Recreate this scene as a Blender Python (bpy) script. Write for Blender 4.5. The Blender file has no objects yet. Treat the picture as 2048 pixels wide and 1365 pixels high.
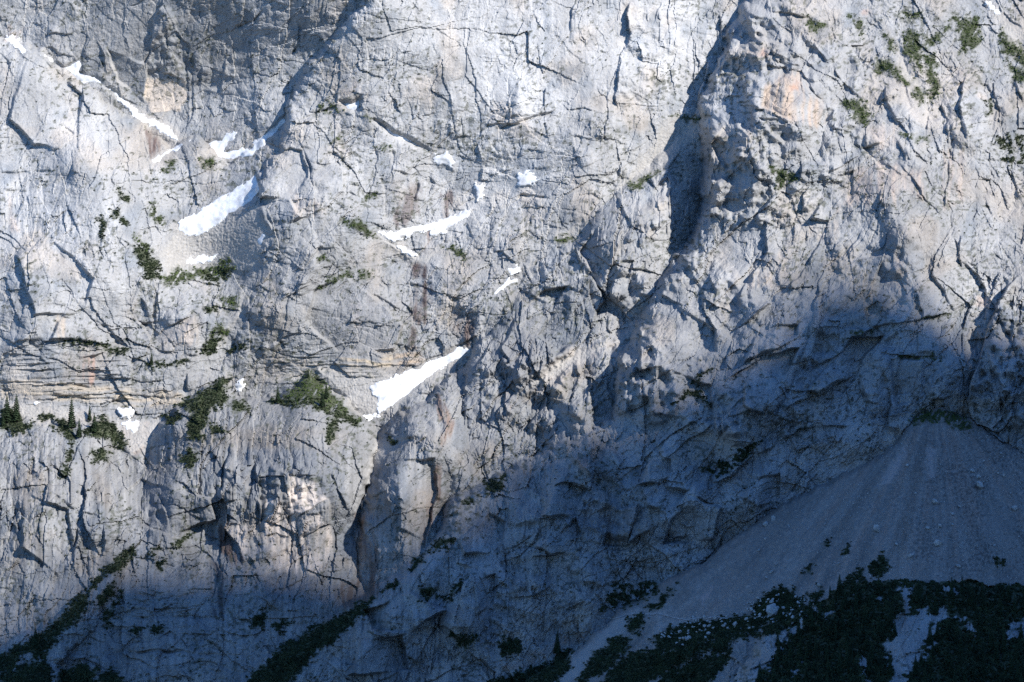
import bpy, math, random
import numpy as np

# ------------------------------------------------------------------ camera, sky, sun, exposure
scene = bpy.context.scene
COL = scene.collection
CAM_Y = -1200.0
MPP = 0.25                      # metres per photograph pixel at Y = 0
cam_d = bpy.data.cameras.new('camera')
cam = bpy.data.objects.new('camera', cam_d)
COL.objects.link(cam)
cam.location = (0, CAM_Y, 0)
cam.rotation_euler = (math.radians(90), 0, 0)
cam_d.sensor_width = 36
cam_d.lens = 36 * 1200.0 / (2048 * MPP)
cam_d.clip_start = 1
cam_d.clip_end = 30000
scene.camera = cam

SUN = np.array([0.66, -0.50, 0.56]); SUN /= np.linalg.norm(SUN)
world = bpy.data.worlds.new('World')
scene.world = world
world.use_nodes = True
wn = world.node_tree.nodes; wl = world.node_tree.links
sky = wn.new('ShaderNodeTexSky')
sky.sky_type = 'NISHITA'
sky.sun_disc = False
sky.sun_elevation = math.asin(SUN[2])
sky.sun_rotation = math.atan2(SUN[0], SUN[1])
sky.altitude = 1500
sky.air_density = 1.0
sky.dust_density = 0.3
sky.ozone_density = 9.0
bg = wn['Background']
bg.inputs['Strength'].default_value = 0.138
hs = wn.new('ShaderNodeHueSaturation'); hs.inputs['Saturation'].default_value = 1.06
wl.new(sky.outputs[0], hs.inputs['Color']); wl.new(hs.outputs[0], bg.inputs[0])

sun_d = bpy.data.lights.new('sun', 'SUN')
sun_d.energy = 4.4
sun_d.angle = math.radians(1.0)
sun_d.color = (1.0, 0.965, 0.92)
sun = bpy.data.objects.new('sun', sun_d)
COL.objects.link(sun)
from mathutils import Vector
sun.rotation_euler = Vector(SUN.tolist()).to_track_quat('Z', 'Y').to_euler()
sun.location = (600, -600, 700)

vs = scene.view_settings
vs.view_transform = 'Standard'; vs.look = 'None'; vs.gamma = 1.0; vs.use_curve_mapping = False
vs.exposure = 0.64
scene.cycles.use_denoising = False
scene.cycles.max_bounces = 2
scene.cycles.diffuse_bounces = 1

# ------------------------------------------------------------------ the grid of the mountain face
# u, v: photograph pixels (u right, v down); every vertex gets a real depth Y (metres) and real X, Z.
STEP = 1.9
U0, U1, V0, V1 = -130.0, 2180.0, -130.0, 1480.0
us = np.arange(U0, U1, STEP, dtype=np.float32)
vv = np.arange(V0, V1, STEP, dtype=np.float32)
NU, NV = len(us), len(vv)
U, V = np.meshgrid(us, vv)
f32 = np.float32

def world_of(u, v, y):
    k = MPP * (y - CAM_Y) / 1200.0
    return (u - 1024.0) * k, y, (682.5 - v) * k

# ------------------------------------------------------------------ noise
_rs = np.random.RandomState(11)
_ang = _rs.rand(1024).astype(f32) * 2 * np.pi
GX, GY = np.cos(_ang), np.sin(_ang)
PERM = _rs.permutation(1024).astype(np.int32)
def hsh(ix, iy, seed):
    return PERM[(PERM[(ix + seed * 131) & 1023] + iy) & 1023]
def perlin(x, y, seed=0):
    x0 = np.floor(x); y0 = np.floor(y)
    fx = (x - x0).astype(f32); fy = (y - y0).astype(f32)
    ix = x0.astype(np.int32); iy = y0.astype(np.int32)
    wx = fx * fx * fx * (fx * (fx * 6 - 15) + 10); wy = fy * fy * fy * (fy * (fy * 6 - 15) + 10)
    def g(dx, dy):
        h = hsh(ix + dx, iy + dy, seed)
        return GX[h] * (fx - dx) + GY[h] * (fy - dy)
    a = g(0, 0); b = g(1, 0); c = g(0, 1); d = g(1, 1)
    ab = a + wx * (b - a); cd = c + wx * (d - c)
    return (ab + wy * (cd - ab)) * f32(1.5)
def fbm(x, y, lam, octs, seed=0, gain=0.5):
    s = 0; a = 1.0
    for o in range(octs):
        s = s + a * perlin(x / lam + 17.3 * o, y / lam - 9.1 * o, seed + o)
        lam *= 0.5; a *= gain
    return s
def voronoi(x, y, seed):
    """F1 cell facets: returns tilt value, cell random, edge distance"""
    x0 = np.floor(x); y0 = np.floor(y)
    ix = x0.astype(np.int32); iy = y0.astype(np.int32)
    fx = (x - x0).astype(f32); fy = (y - y0).astype(f32)
    best = np.full(x.shape, 9, f32); sec = np.full(x.shape, 9, f32)
    til = np.zeros(x.shape, f32); rnd = np.zeros(x.shape, f32)
    for dy in (-1, 0, 1):
        for dx in (-1, 0, 1):
            h = hsh(ix + dx, iy + dy, seed)
            jx = ((h * 37) & 1023) / f32(1023); jy = ((h * 113 + 7) & 1023) / f32(1023)
            rx = fx - dx - jx; ry = fy - dy - jy
            d = rx * rx + ry * ry
            m = d < best
            sec = np.where(m, best, np.minimum(sec, d))
            best = np.where(m, d, best)
            til = np.where(m, GX[h] * rx + GY[h] * ry, til)
            rnd = np.where(m, ((h * 71 + 3) & 1023) / f32(1023), rnd)
    return til, rnd, np.sqrt(sec) - np.sqrt(best)
def sstep(a, b, x):
    t = np.clip((x - a) / (b - a), 0, 1)
    return t * t * (3 - 2 * t)

# domain warp that makes every traced line irregular, as broken rock is
WU = U + 4.2 * fbm(U, V, 46, 3, 50)
WV = V + 4.2 * fbm(U, V, 46, 3, 60)

# ------------------------------------------------------------------ distance helpers on the grid
def sub(pts, m):
    p = np.array(pts, dtype=float)
    i0 = max(0, int((p[:, 1].min() - m - V0) / STEP)); i1 = min(NV, int((p[:, 1].max() + m - V0) / STEP) + 2)
    j0 = max(0, int((p[:, 0].min() - m - U0) / STEP)); j1 = min(NU, int((p[:, 0].max() + m - U0) / STEP) + 2)
    return slice(i0, max(i1, i0)), slice(j0, max(j1, j0))
def seg_dist(x, y, pts, closed=False, side=None):
    """distance to a polyline, sign towards `side`, and parameter 0..1 along it"""
    n = len(pts)
    best = np.full(x.shape, 1e9, f32); sg = np.ones(x.shape, f32); par = np.zeros(x.shape, f32)
    L = [math.hypot(pts[i + 1][0] - pts[i][0], pts[i + 1][1] - pts[i][1]) for i in range(n - 1)]
    tot = max(sum(L), 1e-6); acc = 0
    for i in range(n if closed else n - 1):
        ax, ay = pts[i]; bx, by = pts[(i + 1) % n]
        dx, dy = bx - ax, by - ay
        l2 = dx * dx + dy * dy + 1e-9
        t = np.clip(((x - ax) * dx + (y - ay) * dy) / l2, 0, 1)
        ex = x - ax - t * dx; ey = y - ay - t * dy
        d = np.sqrt(ex * ex + ey * ey)
        m = d < best
        best = np.where(m, d, best)
        if side is not None:
            nx, ny = -dy, dx
            if nx * side[0] + ny * side[1] < 0: nx, ny = -nx, -ny
            sg = np.where(m, np.sign(ex * nx + ey * ny + 1e-6), sg)
        if not closed:
            par = np.where(m, (acc + t * L[i]) / tot, par); acc += L[i]
    return best, sg, par
def poly_sd(x, y, pts):
    """signed distance to a polygon, positive inside"""
    d, _, _ = seg_dist(x, y, pts, closed=True)
    ins = np.zeros(x.shape, bool)
    n = len(pts)
    for i in range(n):
        ax, ay = pts[i]; bx, by = pts[(i + 1) % n]
        if ay == by: continue
        c = ((ay > y) != (by > y)) & (x < (bx - ax) * (y - ay) / (by - ay) + ax)
        ins ^= c
    return np.where(ins, d, -d)

# tracing tiles: origin and scale of the enlarged views the lines were read from
TILES = {'A': (0, 0, .33694), 'B': (500, 0, .33694), 'C': (1000, 0, .33694), 'D': (1488, 0, .33694),
         'E': (0, 440, .33694), 'F': (500, 440, .33694), 'G': (1000, 440, .33694), 'H': (1488, 440, .33694),
         'I': (0, 880, .35533), 'J': (500, 880, .35533), 'K': (1000, 880, .35533), 'L': (1488, 880, .35533),
         'P': (0, 0, 1.0)}
def P_(tile, txt):
    ox, oy, k = TILES[tile]
    out = []
    for q in txt.split():
        a, b = q.split(',')
        out.append((ox + k * float(a), oy + k * float(b)))
    return out

# ------------------------------------------------------------------ the large rock masses
# protrusion (metres towards the valley) of each mass, from a few anchor points, with its outline.
# name, outline (None = everywhere), anchors (u, v, P), edge roll depth, edge roll width (px)
LAYERS = [
 ('back_wall', None,
  [(-100,-100,14),(0,0,6),(150,0,13),(300,-60,34),(300,0,23),(300,100,5),(450,0,33),(450,100,13),(450,-80,46),(600,0,45),(600,80,27),(720,-80,60),(560,160,12),(0,150,-6),(150,150,-4),(300,200,-10),(420,200,-6),(540,230,10),(300,330,-10),(450,330,-4),(900,200,-20),(1500,300,-40),(1500,900,-60),(100,900,-60),(2100,200,-30)], 0, 1),
 ('central_wall', 'P:740,-400 735,0 690,60 640,110 600,165 572,235 562,300 530,340 515,400 545,465 530,510 510,580 485,640 455,700 400,760 370,800 330,860 330,1000 1300,1000 1300,700 1500,300 1600,-400',
  [(740,-100,64),(900,-100,44),(740,0,58),(640,120,36),(580,240,22),(540,380,29),(600,440,30),(900,0,36),(1100,0,26),(1300,0,14),(1420,0,2),(900,200,28),(1200,200,20),(1360,200,4),(1060,300,18),(1250,330,10),(1340,420,-12),(720,300,22),(860,310,12),(960,320,14),(720,430,24),(860,440,8),(1000,380,10),(900,500,10),(1000,480,14),(820,530,10),(700,520,22),(560,520,22),(560,620,21),(700,640,18),(880,620,14),(700,730,12),(880,720,6),(600,740,10),(450,760,10),(520,760,8),(700,800,10),(800,800,10),(900,720,6),(940,680,10),(980,640,18),(1040,560,17),(1100,500,16),(1200,420,14),(1200,600,0)], 5, 9),
 ('left_pillar', 'P:-400,50 0,75 75,102 130,150 200,198 290,264 345,299 392,280 412,300 440,325 480,318 520,290 565,240 640,300 640,560 560,650 520,740 420,820 420,1000 -400,1000',
  [(-100,100,16),(0,150,14),(80,130,12),(150,220,10),(250,260,6),(100,350,20),(0,300,16),(160,330,24),(230,380,24),(270,470,24),(330,330,4),(390,290,6),(480,320,6),(550,260,12),(350,400,8),(400,450,10),(470,400,14),(520,420,28),(450,500,10),(380,520,6),(450,550,8),(510,540,20),(300,560,22),(150,560,34),(0,560,26),(280,640,18),(340,640,20),(420,640,18),(480,620,16),(150,700,30),(0,700,26),(300,720,22),(400,740,14),(440,700,10),(150,790,22),(300,800,16),(0,790,22),(0,900,30),(300,900,20)], 5, 10),
 ('lower_cliff', 'P:-400,790 0,842 60,838 120,850 200,848 240,870 262,905 300,880 330,845 385,795 440,762 470,800 520,806 560,798 615,748 650,780 690,815 725,845 742,870 755,905 742,945 728,990 716,1040 716,1075 730,1110 760,1180 760,1700 -400,1700',
  [(-100,850,34),(0,860,34),(100,860,36),(200,870,32),(265,910,14),(330,860,36),(440,780,30),(440,850,44),(560,810,34),(615,755,24),(620,840,52),(700,850,40),(0,1000,56),(150,1000,56),(260,980,34),(350,1000,52),(420,1000,58),(460,1000,60),(600,960,66),(680,1000,62),(715,1050,44),(520,1040,60),(600,1100,56),(430,1080,52),(440,1150,62),(300,1150,62),(0,1150,62),(600,1200,72),(720,1160,46),(200,1300,80),(500,1300,84)], 6, 13),
 ('gully_block', 'P:742,900 765,860 800,832 850,800 900,760 945,735 970,760 945,830 960,900 930,960 915,1010 880,1085 850,1200 760,1300 715,1150 712,1075 716,1020 730,960',
  [(760,880,34),(850,820,34),(920,760,22),(850,900,56),(800,1000,64),(740,1000,48),(860,1000,54),(900,900,50),(880,980,46),(840,1080,60),(800,1150,56)], 9, 18),
 ('middle_buttress', 'P:1500,100 1425,180 1400,225 1330,290 1262,352 1185,418 1152,470 1115,500 1065,545 1035,575 1000,625 985,655 950,698 936,740 930,790 930,870 905,925 890,965 905,1000 880,1080 900,1200 1450,1200 1450,300',
  [(1400,240,6),(1330,310,6),(1260,370,12),(1190,430,18),(1300,370,12),(1240,450,30),(1330,430,26),(1350,330,8),(1390,300,-2),(1395,420,2),(1375,480,10),(1335,550,27),(1160,480,21),(1200,580,28),(1250,560,34),(1260,640,31),(1080,560,21),(1150,620,29),(1010,640,23),(1100,680,34),(960,720,30),(1050,760,36),(950,800,36),(1000,900,44),(1200,700,38),(1190,760,42),(1240,690,35),(1150,720,36),(1150,820,46),(1100,820,40),(1050,900,46),(930,950,42),(1230,800,45),(1220,900,60),(960,950,40)], 6, 14),
 ('right_wall', 'P:1530,-400 1500,0 1462,60 1436,130 1415,218 1423,330 1420,420 1390,480 1345,548 1310,600 1276,660 1246,720 1236,800 1222,845 1150,880 1070,915 1010,950 962,985 930,1002 882,1080 822,1142 790,1166 745,1196 700,1222 640,1262 560,1302 500,1342 400,1420 300,1700 2500,1700 2500,-400',
  [(1500,-100,8),(1500,0,10),(1440,150,20),(1420,230,30),(1440,330,40),(1440,430,44),(1560,80,28),(1560,200,52),(1520,330,56),(1650,200,40),(1660,330,46),(1750,300,50),(1700,100,22),(1850,80,14),(1900,200,26),(2000,100,8),(2150,-50,-6),(2150,200,18),(1800,400,62),(1760,520,66),(1650,450,56),(2000,400,40),(1900,500,60),(2050,500,48),(1360,560,52),(1290,680,56),(1450,600,64),(1550,700,72),(1250,820,62),(1400,800,78),(1700,700,74),(1900,700,70),(2000,620,50),(1960,700,56),(2040,700,76),(2150,700,80),(1850,830,74),(2000,860,72),(1600,900,81),(1400,1000,85),(1200,950,76),(1100,950,72),(1010,970,70),(1000,1100,88),(850,1150,86),(1200,1150,84),(800,1300,100),(1100,1300,84),(600,1300,96),(1000,1400,96)], 6, 12),
 ('scree_slope', 'P:1828,838 1850,826 1880,821 1920,832 2048,915 2400,1120 2400,1800 700,1800 880,1480 1060,1365 1190,1275 1262,1215 1400,1132 1500,1062 1570,1012 1650,972 1720,945 1780,905',
  None, 3, 12),
 ('forest_ridge', 'P:1380,1800 1470,1420 1500,1330 1530,1275 1580,1248 1625,1225 1660,1197 1720,1176 1800,1160 1900,1154 1960,1163 2048,1172 2400,1180 2400,1800',
  [(1540,1290,190),(1700,1190,175),(1900,1160,165),(2100,1175,160),(1550,1400,240),(1800,1300,215),(2100,1300,210),(1800,1450,260),(2150,1450,255)], 10, 40),
 ('bushy_ridge', 'P:-400,1440 0,1303 75,1258 145,1203 200,1150 240,1112 268,1092 272,1108 250,1150 212,1195 185,1262 110,1322 130,1420 240,1450 260,1800 -400,1800',
  [(0,1320,92),(150,1210,84),(265,1100,66),(200,1200,82),(0,1450,110),(150,1350,98)], 8, 26),
]
LEAN = 0.44
H = (1365.0 - V) * MPP
YB = LEAN * H

def idw(anchors):
    """smooth field through anchor points, on a coarse grid, enlarged"""
    cs = 12
    cu = us[::cs]; cv = vv[::cs]
    cu = np.append(cu, us[-1] + STEP * cs); cv = np.append(cv, vv[-1] + STEP * cs)
    X, Y = np.meshgrid(cu, cv)
    num = 0; den = 0
    for u, v, p in anchors:
        w = 1.0 / ((X - u) ** 2 + (Y - v) ** 2 + 900.0) ** 1.5
        num = num + w * p; den = den + w
    F = num / den
    for _ in range(2):
        G = np.pad(F, 1, mode='edge')
        F = (G[:-2, 1:-1] + G[2:, 1:-1] + G[1:-1, :-2] + G[1:-1, 2:] + 2 * F) / 6
    fi = np.interp(np.arange(NV), np.append(np.arange(0, NV, cs), NV - 1 + cs)[:len(cv)], np.arange(len(cv)))
    fj = np.interp(np.arange(NU), np.append(np.arange(0, NU, cs), NU - 1 + cs)[:len(cu)], np.arange(len(cu)))
    i0 = np.minimum(fi.astype(int), len(cv) - 2); j0 = np.minimum(fj.astype(int), len(cu) - 2)
    a = (fi - i0)[:, None]; b = (fj - j0)[None, :]
    return ((F[i0][:, j0] * (1 - a) + F[i0 + 1][:, j0] * a) * (1 - b) + (F[i0][:, j0 + 1] * (1 - a) + F[i0 + 1][:, j0 + 1] * a) * b).astype(f32)

def polyline(txt):
    t, r = txt.split(':', 1)
    return P_(t, r)

def rbf(anchors):
    A = np.array(anchors, float)
    def phi(r2): return np.sqrt(r2 + 45.0 ** 2)
    d2 = (A[:, None, 0] - A[None, :, 0]) ** 2 + (A[:, None, 1] - A[None, :, 1]) ** 2
    n = len(A); K = np.zeros((n + 1, n + 1)); K[:n, :n] = phi(d2); K[:n, n] = 1; K[n, :n] = 1
    w = np.linalg.solve(K, np.append(A[:, 2], 0))
    out = np.full(U[::3, ::3].shape, w[n])
    X, Yy = U[::3, ::3], V[::3, ::3]
    for i in range(n): out = out + w[i] * phi((X - A[i, 0]) ** 2 + (Yy - A[i, 1]) ** 2)
    fi = np.arange(NV) / 3.0; fj = np.arange(NU) / 3.0
    i0 = np.clip(fi.astype(int), 0, out.shape[0] - 2); j0 = np.clip(fj.astype(int), 0, out.shape[1] - 2)
    a = np.clip(fi - i0, 0, 1)[:, None]; b = np.clip(fj - j0, 0, 1)[None, :]
    return ((out[i0][:, j0] * (1 - a) + out[i0 + 1][:, j0] * a) * (1 - b) + (out[i0][:, j0 + 1] * (1 - a) + out[i0 + 1][:, j0 + 1] * a) * b).astype(f32)

LWU = 11 * fbm(U, V, 80, 4, 52, .62); LWV = 11 * fbm(U, V, 80, 4, 62, .62)
D = None; LID = np.zeros(U.shape, np.int8)
for li, (nm, outl, anch, roll, rw) in enumerate(LAYERS):
    if nm == 'scree_slope':
        # a debris cone: apex under the wall, slope about 34 degrees, seen from the front
        au, av = 1872.0, 815.0
        du = (U - au) * MPP; dh = (V - av) * MPP
        ytop = LEAN * (1365 - av) * MPP - 79
        r = dh * 1.36
        lat = np.sqrt((du * 0.80) ** 2 + 60.0) - 7.7
        Dl = ytop - r + lat * 0.50
        Dl = Dl + 1.8 * fbm(U * 1.0 + V * 0.8, V * .5, 150, 2, 33) + .9 * fbm(U + .4 * V, V * .6, 42, 3, 36)
    else:
        Dl = YB - rbf(anch)
    if outl is None:
        D = Dl; continue
    lw = .8 if nm == 'scree_slope' else 1.0
    sd = poly_sd(U + lw * LWU, V + lw * LWV, polyline(outl))
    Dl = Dl + roll * np.exp(-np.clip(sd, 0, None) / rw) + np.where(sd < 0, -sd * MPP * 6.0, 0)
    m = Dl < D
    if nm == 'scree_slope': m &= sd > -6
    LID = np.where(m, li, LID).astype(np.int8)
    D = np.where(m, Dl, D).astype(f32)
LNAME = [l[0] for l in LAYERS]
SCREE_ID = LNAME.index('scree_slope')

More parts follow.
